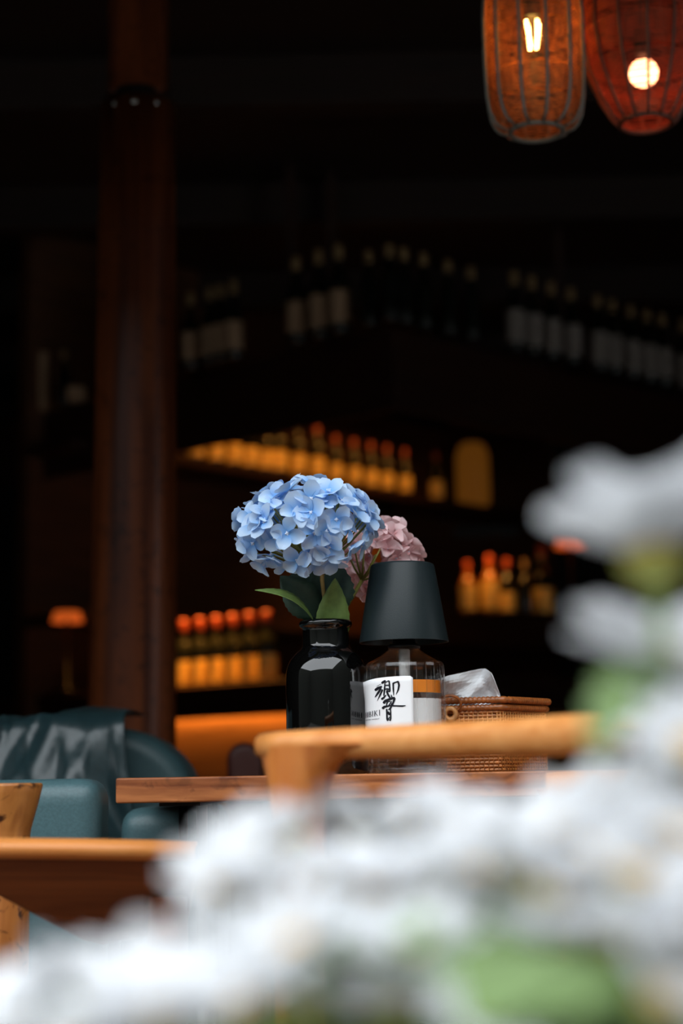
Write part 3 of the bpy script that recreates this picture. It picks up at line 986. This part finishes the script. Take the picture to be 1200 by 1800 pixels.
# ------------------------------------------------------------------ timber column
Yc = 3.2
cb, ctop = P(232, 1250, Yc), P(262, 180, Yc)
colm = thing('timber_column', 'round dark red-brown timber column standing behind the teal sofa', 'column', (cb.x, Yc, 0))
def col_c(z):
    t = (z - cb.z) / (ctop.z - cb.z)
    return Vector(((ctop.x - cb.x) * t * .35, 0, z))
prof = []
vs, fs = [], []
zs = [0, .3, .6, .8, 1.0, 1.15, 1.3, 1.45, 1.6, 1.8, ctop.z - .01]
nn = 40
cr = random.Random(2)
for j, z in enumerate(zs):
    r = .0885 - .0155 * z / 2.0
    c = col_c(z)
    for i in range(nn):
        a = 2 * PI * i / nn
        rr = r * (1 + .012 * math.sin(3 * a + z * 2) + .010 * math.sin(7 * a + z * 5))
        vs.append((c.x + rr * math.cos(a), rr * math.sin(a), z))
for j in range(len(zs) - 1):
    for i in range(nn):
        fs.append((j * nn + i, j * nn + (i + 1) % nn, (j + 1) * nn + (i + 1) % nn, (j + 1) * nn + i))
fs.append(tuple((len(zs) - 1) * nn + i for i in range(nn)))
MB().add(vs, fs).build('trunk', 'column', colm)
cc = col_c(ctop.z)
MB().lathe([(.060, ctop.z - .06), (.066, ctop.z - .055), (.066, ctop.z + .01), (.058, ctop.z + .015)], 40, (cc.x, 0, 0)).build('iron_collar', 'black_metal', colm)
MB().box((cc.x - .055, -.055, ctop.z), (cc.x + .055, .055, 3.2)).build('upper_post', 'column', colm, False, .006)
for k in (-.6, 0, .6):
    MB().lathe([(.008, 0), (.008, .004), (.004, .007)], 12).build('bolt', 'steel', colm).matrix_basis = Matrix.Translation((cc.x + .066 * math.sin(k), -.066 * math.cos(k), ctop.z - .025)) @ Matrix.Rotation(R(90), 4, 'X')

# ------------------------------------------------------------------ corner bar: counter, hanging shelf, back shelves
ZO = 2.38
O_ = at_z(690, 577, ZO)
eL = (at_z(75, 724, ZO) - O_); eL.z = 0; eL.normalize()
eR = (at_z(1170, 692, ZO) - O_); eR.z = 0; eR.normalize()
inL, inR = Vector((-eL.y, eL.x, 0)), Vector((-eR.y, eR.x, 0))
if inL.y < 0: inL = -inL
if inR.y < 0: inR = -inR
def corner_pt(a, b):             # point a m inside the left face and b m inside the right face
    # solve O + eL*u + inL*a = O + eR*t + inR*b
    rhs = inR * b - inL * a
    det = eL.x * -eR.y + eR.x * eL.y
    u = (rhs.x * -eR.y + eR.x * rhs.y) / det
    return O_ + eL * u + inL * a
def ell(outer, depth, lenL, lenR, z0, z1):
    """L-shaped slab following the bar corner"""
    a, b = outer, outer + depth
    c0, c1 = corner_pt(a, a), corner_pt(b, b)
    pts = [c0 + eL * lenL, c0, c0 + eR * lenR, c0 + eR * lenR + inR * depth, c1, c0 + eL * lenL + inL * depth]
    vs = [(p.x, p.y, z0) for p in pts] + [(p.x, p.y, z1) for p in pts]
    return MB().add(vs, [(0, 5, 4, 1), (1, 4, 3, 2), (6, 7, 10, 11), (7, 8, 9, 10)] + [(i, (i + 1) % 6, 6 + (i + 1) % 6, 6 + i) for i in range(6)])
hs = thing('hanging_shelf', 'dark timber corner shelf hanging above the bar, carrying rows of bottles', 'shelf', (0, 0, 0))
ell(0, .34, 3.2, 2.6, 2.26, ZO).build('shelf_board', 'bar_wood', hs, False, .006)
ell(-.02, .02, 3.2, 2.6, 2.07, ZO - .02).build('fascia', 'bar_wood', hs, False, .004)
for (e, inn, ts) in ((eL, inL, (.55, 1.75, 2.9)), (eR, inR, (1.35, 2.5))):
    for t in ts:
        p = O_ + e * t + inn * .30
        MB().box((p.x - .02, p.y - .02, ZO), (p.x + .02, p.y + .02, 3.2)).build('hanger', 'bar_wood', hs, False, .003)
pp = P(512, 430, 6.55)
MB().box((pp.x - .018, pp.y, ZO), (pp.x + .018, pp.y + .036, 3.2)).build('hanger', 'bar_wood', hs, False)

ct = thing('bar_counter', 'dark corner bar counter with a lit panel under its lip', 'counter', (0, 0, 0))
ZC = 1.125
ell(-.04, .55, 3.4, 2.8, ZC - .06, ZC).build('countertop', 'bar_wood', ct, False, .008)
ell(-.02, .03, 3.38, 2.78, ZC - .13, ZC - .06).build('apron', 'bar_wood', ct, False)
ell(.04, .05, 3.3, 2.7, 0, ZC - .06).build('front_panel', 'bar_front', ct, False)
cL = corner_pt(.01, .01)
la, lb = corner_pt(.018, .018) + eL * .25, corner_pt(.018, .018) + eL * 1.32
def strip(mbx, a, b, z, w=.012, h=.008):
    d = (b - a).normalized(); nrm = Vector((-d.y, d.x, 0)) * w
    q = [a - nrm, b - nrm, b + nrm, a + nrm]
    return mbx.add([(p.x, p.y, z - h) for p in q] + [(p.x, p.y, z) for p in q], [(3, 2, 1, 0), (4, 5, 6, 7), (0, 1, 5, 4), (1, 2, 6, 5), (2, 3, 7, 6), (3, 0, 4, 7)])
# back wall of the bar with two shelves, parallel to the receding side
ZB = 2.20
bA, bB = at_z(300, 803, ZB), at_z(760, 878, ZB)
eB = (bB - bA); eB.z = 0; eB.normalize()
nB = Vector((-eB.y, eB.x, 0))
def board(a, b, depth, z0, z1):
    q = [a - nB * .05, b - nB * .05, b + nB * depth, a + nB * depth]
    return MB().add([(p.x, p.y, z0) for p in q] + [(p.x, p.y, z1) for p in q], [(3, 2, 1, 0), (4, 5, 6, 7), (0, 1, 5, 4), (1, 2, 6, 5), (2, 3, 7, 6), (3, 0, 4, 7)])
bb = thing('back_bar_shelf', 'dark back bar shelving with amber lit bottles behind the counter', 'shelf', (0, 0, 0))
board(bA - eB * .6, bB + eB * 1.4, .30, ZB - .04, ZB).build('upper_board', 'bar_wood', bb, False, .004)
board(bA - eB * .6 + nB * .30, bB + eB * 1.4 + nB * .30, .02, 0, 3.2).build('back_panel', 'bar_panel', bb, False)
ZB2 = 1.46
l0, l1 = at_z(760, 1086, ZB2), at_z(1100, 1074, ZB2)
board(bA - eB * .6, bB + eB * 1.4, .30, ZB2 - .04, ZB2).build('lower_board', 'bar_wood', bb, False, .004)
board(bA - eB * .6, bB + eB * 1.4, .30, .9, .94).build('worktop', 'bar_wood', bb, False, .004)

# bottles
def make_bottle(name, kind):
    r0, H, glass, labm, capm, lz0, lz1, nr = {
        'wine': (.037, .315, 'bottle_dark', 'label_cream', 'cap_tan', .035, .150, .0145),
        'grey': (.037, .315, 'bottle_dark', 'label_grey', 'cap_tan', .030, .160, .0145),
        'plain': (.036, .30, 'bottle_dark', None, 'cap_tan', 0, 0, .0145),
        'spirit': (.040, .27, 'bottle_dark', 'label_yellow', 'cap_red', .012, .105, .015),
        'amber': (.043, .27, 'bottle_amber', 'label_yellow', 'cap_red', .02, .15, .016),
    }[kind]
    t = thing(name, '-', 'bottle')
    MB().lathe([(r0 * .93, 0), (r0, .006), (r0, H * .55), (r0 * .93, H * .61), (r0 * .62, H * .68), (nr * 1.1, H * .74), (nr, H * .80), (nr, H * .985), (nr * .8, H)], 20).build('body', glass, t)
    if labm:
        MB().lathe([(r0 + .0008, lz0), (r0 + .0008, lz1)], 24, caps=False).build('label', labm, t)
    MB().lathe([(nr + .001, H * .84), (nr + .0015, H * .86), (nr + .0018, H * .995), (nr, H + .004), (0, H + .004)], 16, caps=False).build('cap', capm, t)
    return t
protos = {}
def put_bottle(name, kind, pos, label, group, sc=1.0):
    if kind not in protos:
        t = make_bottle(name, kind); protos[kind] = t
        t.location = pos; t['label'] = label; t['group'] = group; t.scale = (sc, sc, sc)
        return t
    t = dup(protos[kind], pos, label, group, random.uniform(0, 6), sc)
    t.name = name
    return t
def row(name, specs, z, label_fn, group, a=None, b=None):
    """specs: (px, py_bottom, kind, scale) at height z"""
    for i, (px, py, kind, sc) in enumerate(specs):
        p = at_z(px, py, z)
        put_bottle(name, kind, (p.x, p.y, z + .001), label_fn(i), group, sc)
def line_y(p, q): return lambda x: p[1] + (q[1] - p[1]) * (x - p[0]) / (q[0] - p[0])
yl, yr = line_y((75, 714), (690, 566)), line_y((690, 566), (1170, 681))
row('wine_bottle', [(x, yl(x), 'wine', 1.0) for x in (335, 369, 388, 411)], ZO, lambda i: f'cream-labelled dark bottle on the hanging shelf, {ORD[i]} after the timber column', 'wine bottles on the hanging shelf')
row('wine_bottle', [(x, yl(x), 'wine', 1.08) for x in (522, 562, 597)], ZO, lambda i: f'cream-labelled tall dark bottle, {ORD[i]} of three beside the shelf hanger above the hydrangea', 'wine bottles on the hanging shelf')
row('plain_bottle', [(x, (yl if x < 690 else yr)(x), 'plain', .95) for x in (650, 686, 712, 747, 790, 830)], ZO, lambda i: f'unlabelled dark bottle near the hanging shelf corner, {ORD[i]} from the tall cream-labelled trio', 'plain bottles at the shelf corner')
row('pale_label_bottle', [(x, yr(x), 'grey', 1.0) for x in (907, 938, 972, 1007, 1054, 1080, 1113, 1142, 1168, 1205)], ZO, lambda i: f'pale-labelled dark bottle above the white daisies, {ORD[i]} from the hanging shelf corner', 'pale-labelled bottles on the hanging shelf')
bx = at_z(70, 722, ZO)
tag(MB().box((bx.x - .03, bx.y - .03, ZO), (bx.x + .035, bx.y + .05, ZO + .26)).build('carton', 'label_cream', None, False, .003), 'tall cream carton on the hanging shelf beside the timber column', 'box')
put_bottle('plain_bottle', 'plain', at_z(112, 712, ZO), 'unlabelled dark bottle between the tall carton and the timber column', 'plain bottles beside the carton', .8)
p = at_z(132, 706, ZO)
tag(MB().box((p.x - .03, p.y - .03, ZO), (p.x + .04, p.y + .03, ZO + .06)).build('carton', 'label_cream', None, False, .003), 'low cream box on the hanging shelf behind the timber column edge', 'box')
cB = corner_pt(.07, .07)
for i in range(6):               # a row along the left side of the counter, 9.5 cm apart
    p = cB + eL * (1.115 - .092 * i)
    put_bottle('spirit_bottle', 'spirit', (p.x, p.y, ZC + .001), f'yellow-labelled bottle with red cap on the bar counter, {ORD[i]} after the timber column', 'spirit bottles on the bar counter', 1.0)
yb = line_y((330, 806), (730, 872))
row('spirit_bottle', [(x, yb(x), 'spirit', .86 if x > 580 else 1.0 if x > 470 else .92) for x in (345, 380, 412, 440, 467, 490, 523, 557, 590, 622, 652, 680, 712)], ZB, lambda i: f'amber lit bottle on the upper back shelf, {ORD[i] if i < 12 else "last"} counted away from the timber column', 'lit bottles on the upper back shelf')
p = at_z(768, 880, ZB)
put_bottle('spirit_bottle', 'spirit', (p.x, p.y, ZB), 'lone amber bottle on the upper back shelf beside the tall amber jar', 'lone bottles on the back shelves', .95)
p = at_z(832, 889, ZB)
k = mpp(p)
jar = thing('amber_jar', 'tall amber glowing jar at the end of the upper back shelf', 'jar', p)
MB().lathe([(24 * k, 0), (29 * k, 4 * k), (30 * k, 20 * k), (29 * k, 88 * k), (24 * k, 104 * k), (16 * k, 112 * k)], 32).build('body', 'amber_panel', jar)
MB().lathe([(18 * k, 111 * k), (18 * k, 120 * k), (10 * k, 124 * k)], 24).build('lid', 'bar_wood', jar)
yb2 = line_y((790, 1082), (960, 1082))
row('amber_bottle', [(x, 1080, kd, sc) for x, kd, sc in ((823, 'amber', .85), (862, 'amber', .95), (893, 'spirit', .9), (925, 'plain', .8))], ZB2, lambda i: f'amber lit bottle on the lower back shelf beyond the lamp shade, {ORD[i]} from the shade', 'lit bottles on the lower back shelf')
p = at_z(955, 1084, ZB2)
put_bottle('spirit_bottle', 'spirit', (p.x, p.y, ZB2), 'red-capped bottle on the lower back shelf beside the small red lamp', 'lone bottles on the back shelves', 1.2)
# small red lamps
def red_lamp(px, py, z, by, label):
    b = at_z(px, by, z)
    k = mpp(b)
    t = thing('red_shade_lamp', label, 'lamp', (b.x, b.y, z))
    H = (by - py) * k
    MB().lathe([(20 * k, 0), (20 * k, 3 * k), (4 * k, 6 * k), (3 * k, H)], 20).build('stand', 'black_metal', t)
    MB().lathe([(28 * k, H - 9 * k), (22 * k, H + 9 * k), (0, H + 10 * k)], 24, caps=False).build('shade', 'lamp_red', t)
red_lamp(117, 1084, ZC, 1216, 'small bar lamp with a glowing red shade behind the sofa')
red_lamp(1006, 952, ZB2, 1080, 'small bar lamp with a glowing red shade beside the daisies')

# shelf lighting: amber strips with their light
def strip_light(a, b, z, power, label, aim, spread=120):
    """hooded strip: a dark housing with a front lip, its light underneath"""
    a, b = Vector((a.x, a.y, 0)), Vector((b.x, b.y, 0))
    d = (b - a).normalized()
    back = Vector((-d.y, d.x, 0))
    if back.y < 0: back = -back
    t = thing('strip_light', label, 'light', (0, 0, 0))
    def bar(p, q, d0, d1, z0, z1):
        c = [p + back * d0, q + back * d0, q + back * d1, p + back * d1]
        return MB().add([(v.x, v.y, z0) for v in c] + [(v.x, v.y, z1) for v in c], [(3, 2, 1, 0), (4, 5, 6, 7), (0, 1, 5, 4), (1, 2, 6, 5), (2, 3, 7, 6), (3, 0, 4, 7)])
    bar(a, b, -.03, .03, z, z + .012).build('housing', 'black_metal', t, False)
    bar(a, b, -.036, -.028, z - .035, z + .012).build('front_lip', 'black_metal', t, False)
    ld = bpy.data.lights.new('strip_light', 'AREA')
    ld.shape = 'RECTANGLE'; ld.size = (b - a).length; ld.size_y = .02
    ld.energy = power; ld.color = (1, .40, .07); ld.spread = R(spread)
    lo = bpy.data.objects.new('light', ld)
    col.objects.link(lo)
    n = (back * aim[0] + Vector((0, 0, aim[1]))).normalized()
    Z = -n
    Y = Z.cross(d).normalized()
    m = (a + b) / 2
    lo.matrix_world = basis(d, Y, Z, Vector((m.x, m.y, z - .004)))
    lo.parent = t
    return t
strip_light(bA - eB * .1 - nB * .22, bB - eB * .15 - nB * .22, ZB + .34, .85, 'hooded amber strip light over the upper back shelf', (.55, -.83))
sh, sh2 = at_z(795, 1084, ZB2), at_z(905, 1082, ZB2)
strip_light(sh - Vector((0, .18, 0)), sh2 - Vector((0, .18, 0)), ZB2 + .36, .2, 'hooded amber strip light over the lower back shelf', (.5, -.86))
ci = corner_pt(.035, .035)
c0, c1 = ci + eL * 1.32, ci + eL * .60
strip_light(c0, c1, 2.245, 6.5, 'hooded amber strip light under the hanging shelf over the counter bottles', (.10, -.99), 60)
strip_light(la, lb, ZC - .07, 1.7, 'hooded amber strip light under the counter lip', (.75, -.65), 170)
g0, g1 = at_z(470, 900, ZB - .05), at_z(640, 900, ZB - .05)
g0, g1 = bA + eB * (g0 - bA).dot(eB), bA + eB * (g1 - bA).dot(eB)
strip_light(g0 + nB * .12, g1 + nB * .12, ZB - .055, .5, 'added hooded amber strip light under the upper back shelf behind the vase', (.35, -.94), 120)  # unseen strip, added to make the back panel glow

# ------------------------------------------------------------------ rattan lanterns
def lantern(label, px, pyb, Y, prof, ribs, rings, pitch, cm, rm, bulb_dz, kind, power, colr):
    b = P(px, pyb, Y)
    ls = Y / 3.5 * .995
    prof = [(r * ls, z * ls) for r, z in prof]; pitch *= ls; bulb_dz *= ls
    t = thing('rattan_lantern', label, 'lamp', b)
    zmax = prof[-1][1]
    def rad(z):
        for (r0, z0), (r1, z1) in zip(prof[:-1], prof[1:]):
            if z <= z1:
                f = (z - z0) / (z1 - z0)
                return r0 + (r1 - r0) * f
        return prof[-1][0]
    for k in range(ribs):
        a = 2 * PI * k / ribs + .13
        pts = [((rad(z) + .002) * math.cos(a), (rad(z) + .002) * math.sin(a), z) for z in [prof[0][1] + (zmax - prof[0][1]) * i / 40 for i in range(41)]]
        MB().tube(pts, .0025, 6).build('rib', rm, t)
    mb = MB()
    z = .004
    j = 0
    while z < zmax:
        n = 44
        r = rad(z)
        pts = [((r - .001 + .0012 * math.sin(k * PI * .5 + j * PI)) * math.cos(2 * PI * k / n), (r - .001 + .0012 * math.sin(k * PI * .5 + j * PI)) * math.sin(2 * PI * k / n), z) for k in range(n)]
        mb.tube(pts, pitch * .30, 4, True)
        z += pitch * random.uniform(.9, 1.1) * (2.2 if random.random() < .10 else 1)
        j += 1
    tag(mb.build('weave', cm, t), kind='stuff')
    for z, rr in ((0, .0036), (zmax, .0034)):
        MB().tube([(rad(z) * math.cos(2 * PI * k / 40), rad(z) * math.sin(2 * PI * k / 40), z) for k in range(40)], rr, 8, True).build('hoop', rm, t)
    MB().tube([(0, 0, bulb_dz + .05), (0, 0, 3.2 - b.z)], .0025, 8).build('cord', 'cord', t)
    MB().lathe([(.009, bulb_dz + .025), (.013, bulb_dz + .03), (.013, bulb_dz + .065), (.004, bulb_dz + .07)], 16).build('socket', 'cord', t)
    if kind == 'filament':
        mb = MB()
        for k in range(4):
            a = 2 * PI * k / 4 + .5
            mb.tube([(.0115 * math.cos(a), .0115 * math.sin(a), bulb_dz + .020), (.0065 * math.cos(a + .3), .0065 * math.sin(a + .3), bulb_dz - .020)], .0022, 6)
        bu = MB().lathe([(.008, .034 + bulb_dz), (.014, .024 + bulb_dz), (.020, .006 + bulb_dz), (.020, bulb_dz - .010), (.012, bulb_dz - .025), (0, bulb_dz - .029)], 24, caps=False).build('bulb', 'bulb_glass', t)
        mb.build('filament', 'bulb_warm', bu)
    else:
        MB().lathe([(.0215 * math.sin(PI * k / 14) + .0001, bulb_dz - .0215 * math.cos(PI * k / 14)) for k in range(15)], 24, caps=False).build('bulb', 'bulb_red', t)
    return t
lantern('cylindrical rattan lantern with pale ribs around a bright filament bulb', 943, 232, 2.36, [(.056, 0), (.072, .004), (.087, .018), (.098, .042), (.104, .08), (.107, .15), (.108, .25), (.100, .36), (.070, .42)], 12, 100, .0042, 'cane', 'rib', .222, 'filament', 2.2, (1, .36, .06))
lantern('globe-shaped red rattan lantern with a frosted bulb near the frame corner', 1135, 217, 2.42, [(.056, 0), (.068, .012), (.092, .055), (.118, .12), (.133, .20), (.130, .27), (.105, .34), (.06, .38)], 14, 90, .0042, 'cane_red', 'rib_red', .115, 'globe', 1.5, (1, .14, .03))

# ------------------------------------------------------------------ white daisies in a planter
pl = thing('planter', 'stone planter trough below the white daisies', 'planter', (.1, .62, 0))
MB().box((-.55, -.28, 0), (.55, .28, .40)).build('trough', 'stone', pl, False, .01)
MB().box((-.52, -.25, .40), (.52, .25, .415)).build('soil', 'soil', pl, False)
dr = random.Random(21)
WP = [petal_mesh('petal', 'white', 1.0, .62, .10, .04, 3, 4, wide=.5), petal_mesh('petal', 'white', 1.0, .70, .16, -.06, 3, 4, wide=.5), petal_mesh('petal', 'white', 1.0, .56, .06, .12, 3, 4, wide=.5)]
DISC = MB().lathe([(.22, -.03), (.27, .02), (.24, .09), (.14, .15), (0, .17)], 14).mesh('disc', 'disc')
CAL = MB().lathe([(.05, -.30), (.16, -.24), (.27, -.12), (.30, -.03), (.20, .0)], 12).mesh('calyx', 'calyx')
LEAF = leaf_mesh_mb((0, 0, 0), (0, 1, 0), .36, (0, 0, 1), .12, 6, .14, .2).mesh('leaf', 'daisy_leaf')
def daisy(px, py, Y, rad, nrm, cup, n, label, group='white daisies along the bottom', rows=2, leaves=2, leafspec=None, wide=1.0):
    h = P(px, py, Y)
    base = Vector((max(-.40, min(.60, h.x * .8 + dr.uniform(-.04, .04))), max(.40, min(.84, Y + .05 + dr.uniform(-.04, .04))), .415))
    t = thing('daisy', label, 'flower', base, group)
    hl = h - base
    X, Yv, Z = frame_from_normal(nrm, dr.uniform(0, 6))
    mtx = basis(X, Yv, Z, hl, rad)
    inst('disc', DISC, t, mtx)
    inst('calyx', CAL, t, mtx)
    for rI in range(rows):
        for k in range(n):
            a = 2 * PI * (k + .5 * rI) / n + dr.gauss(0, .06)
            m = mtx @ Matrix.Rotation(a, 4, 'Z') @ Matrix.Translation((0, .12, .02 - .03 * rI)) @ Matrix.Rotation(cup * (1 - .25 * rI) + dr.gauss(0, .10), 4, 'X') @ Matrix.Rotation(dr.gauss(0, .12), 4, 'Y') @ Matrix.Scale(dr.uniform(.84, .98), 4) @ Matrix.Diagonal((wide, 1, 1, 1))
            inst('petal', dr.choice(WP), t, m)
    e = hl - Z * rad * .28
    p1 = e - Z * rad * 1.2
    MB().tube([Vector((0, 0, 0)), Vector((p1.x * .35, p1.y * .35, p1.z * .5)), p1, e], [.0028, .0025, .0022, .0024], 7).build('stem', 'daisy_stem', t)
    for k in range(leaves):
        f = dr.uniform(.55, .9)
        c = Vector((p1.x * f ** 1.3, p1.y * f ** 1.3, p1.z * f))
        a = dr.uniform(0, 6.28)
        d = Vector((math.cos(a), math.sin(a) * .7, .45)).normalized()
        fx, fy, fz = frame_from_normal((-d.x * .4, -d.y * .4 - .3, 1))
        fy = (d - fz * d.dot(fz)).normalized(); fx = fy.cross(fz)
        inst('leaf', LEAF, t, basis(fx, fy, fz, c, dr.uniform(.035, .05)))
    for (lx, ly, lY, sz_, ang) in (leafspec or []):
        c = P(lx, ly, lY) - base
        d = Vector((math.cos(ang), -.2, math.sin(ang))).normalized()
        fz = Vector((-.2, -.75, .65)); fy = (d - fz.normalized() * d.dot(fz.normalized())).normalized(); fx = fy.cross(fz.normalized())
        inst('leaf', LEAF, t, basis(fx, fy, fz.normalized(), c - fy * sz_ * .5, sz_))
    return t
daisy(1150, 975, .52, .0360, (-.03, .02, 1), .74, 10, 'tall white daisy standing highest beside the dark bar, seen from its side', 'tall white daisies', 2, 0, None, 1.45)
daisy(1165, 1172, .54, .0330, (.04, -.42, 1), .40, 9, 'tall white daisy just under the highest bloom, above the chair rail', 'tall white daisies', 2, 0, [(1110, 1225, .52, .05, 1.3), (1185, 1230, .53, .05, 1.8)], 1.4)
heads = [
    (30, 1800, .50, .024), (398, 1560, .53, .021), (440, 1490, .56, .021), (515, 1475, .60, .018),
    (160, 1748, .50, .024), (262, 1738, .47, .022), (455, 1655, .50, .023), (120, 1830, .46, .024), (290, 1800, .45, .024), (420, 1775, .44, .023),
    (480, 1565, .52, .022), (575, 1545, .50, .021), (640, 1470, .56, .020), (715, 1455, .58, .021), (795, 1450, .56, .021), (870, 1460, .58, .020),
    (655, 1570, .50, .021), (745, 1555, .50, .022), (825, 1535, .52, .021), (905, 1530, .50, .021), (520, 1665, .46, .021), (540, 1775, .48, .020),
    (735, 1680, .46, .020), (690, 1770, .46, .018), (985, 1465, .52, .021), (965, 1570, .48, .022), (1045, 1505, .50, .022), (1120, 1545, .46, .023), (1190, 1480, .48, .022),
    (1165, 1375, .52, .022), (1215, 1320, .50, .022), (1050, 1400, .56, .018), (1005, 1655, .46, .022), (1100, 1650, .44, .022), (1185, 1650, .44, .023), (1165, 1760, .42, .019), (850, 1800, .43, .018),
]
marks = [(110, 'the teal cushion'), (300, 'the red-brown back board'), (455, 'the slab table end'), (590, 'the black vase'), (770, 'the bottle lamp'), (930, 'the rattan tissue box'), (1060, 'the tall red-capped bottle'), (1300, 'the two tallest blooms')]
colm_ = {}
for i, hd in enumerate(heads):
    mk = next(m for lim, m in marks if hd[0] <= lim)
    colm_.setdefault(mk, []).append((hd[1], i))
names_ = {}
for mk, lst in colm_.items():
    lst.sort()
    for r_, (_, i) in enumerate(lst):
        names_[i] = f'white daisy below {mk}, {ORD[r_]} bloom down in the blurred mass'
for i, (px, py, Y, rd) in enumerate(heads):
    nz = (dr.gauss(-.05, .22), dr.gauss(-.30, .25), 1)
    ls = None
    if px in (825, 735): ls = [(px + 40, 1655, .50, .045, .7), (px + 30, 1700, .46, .045, 2.0)]
    if px in (1005, 1165, 1100): ls = [(px - 100, 1765, .43, .042, .4), (px - 170, 1735, .44, .042, 2.4), (px - 60, 1790, .44, .036, 1.2)]
    if px == 1050: ls = [(1110, 1425, .56, .045, .9)]
    if px == 520: ls = [(640, 1655, .54, .05, .3), (600, 1670, .57, .05, 2.6)]
    daisy(px, py, Y, rd, nz, dr.uniform(.2, .55), 8, names_[i], 'white daisies along the bottom', 1 if i % 2 else 2, 2, ls)
print('objects', len(bpy.data.objects))
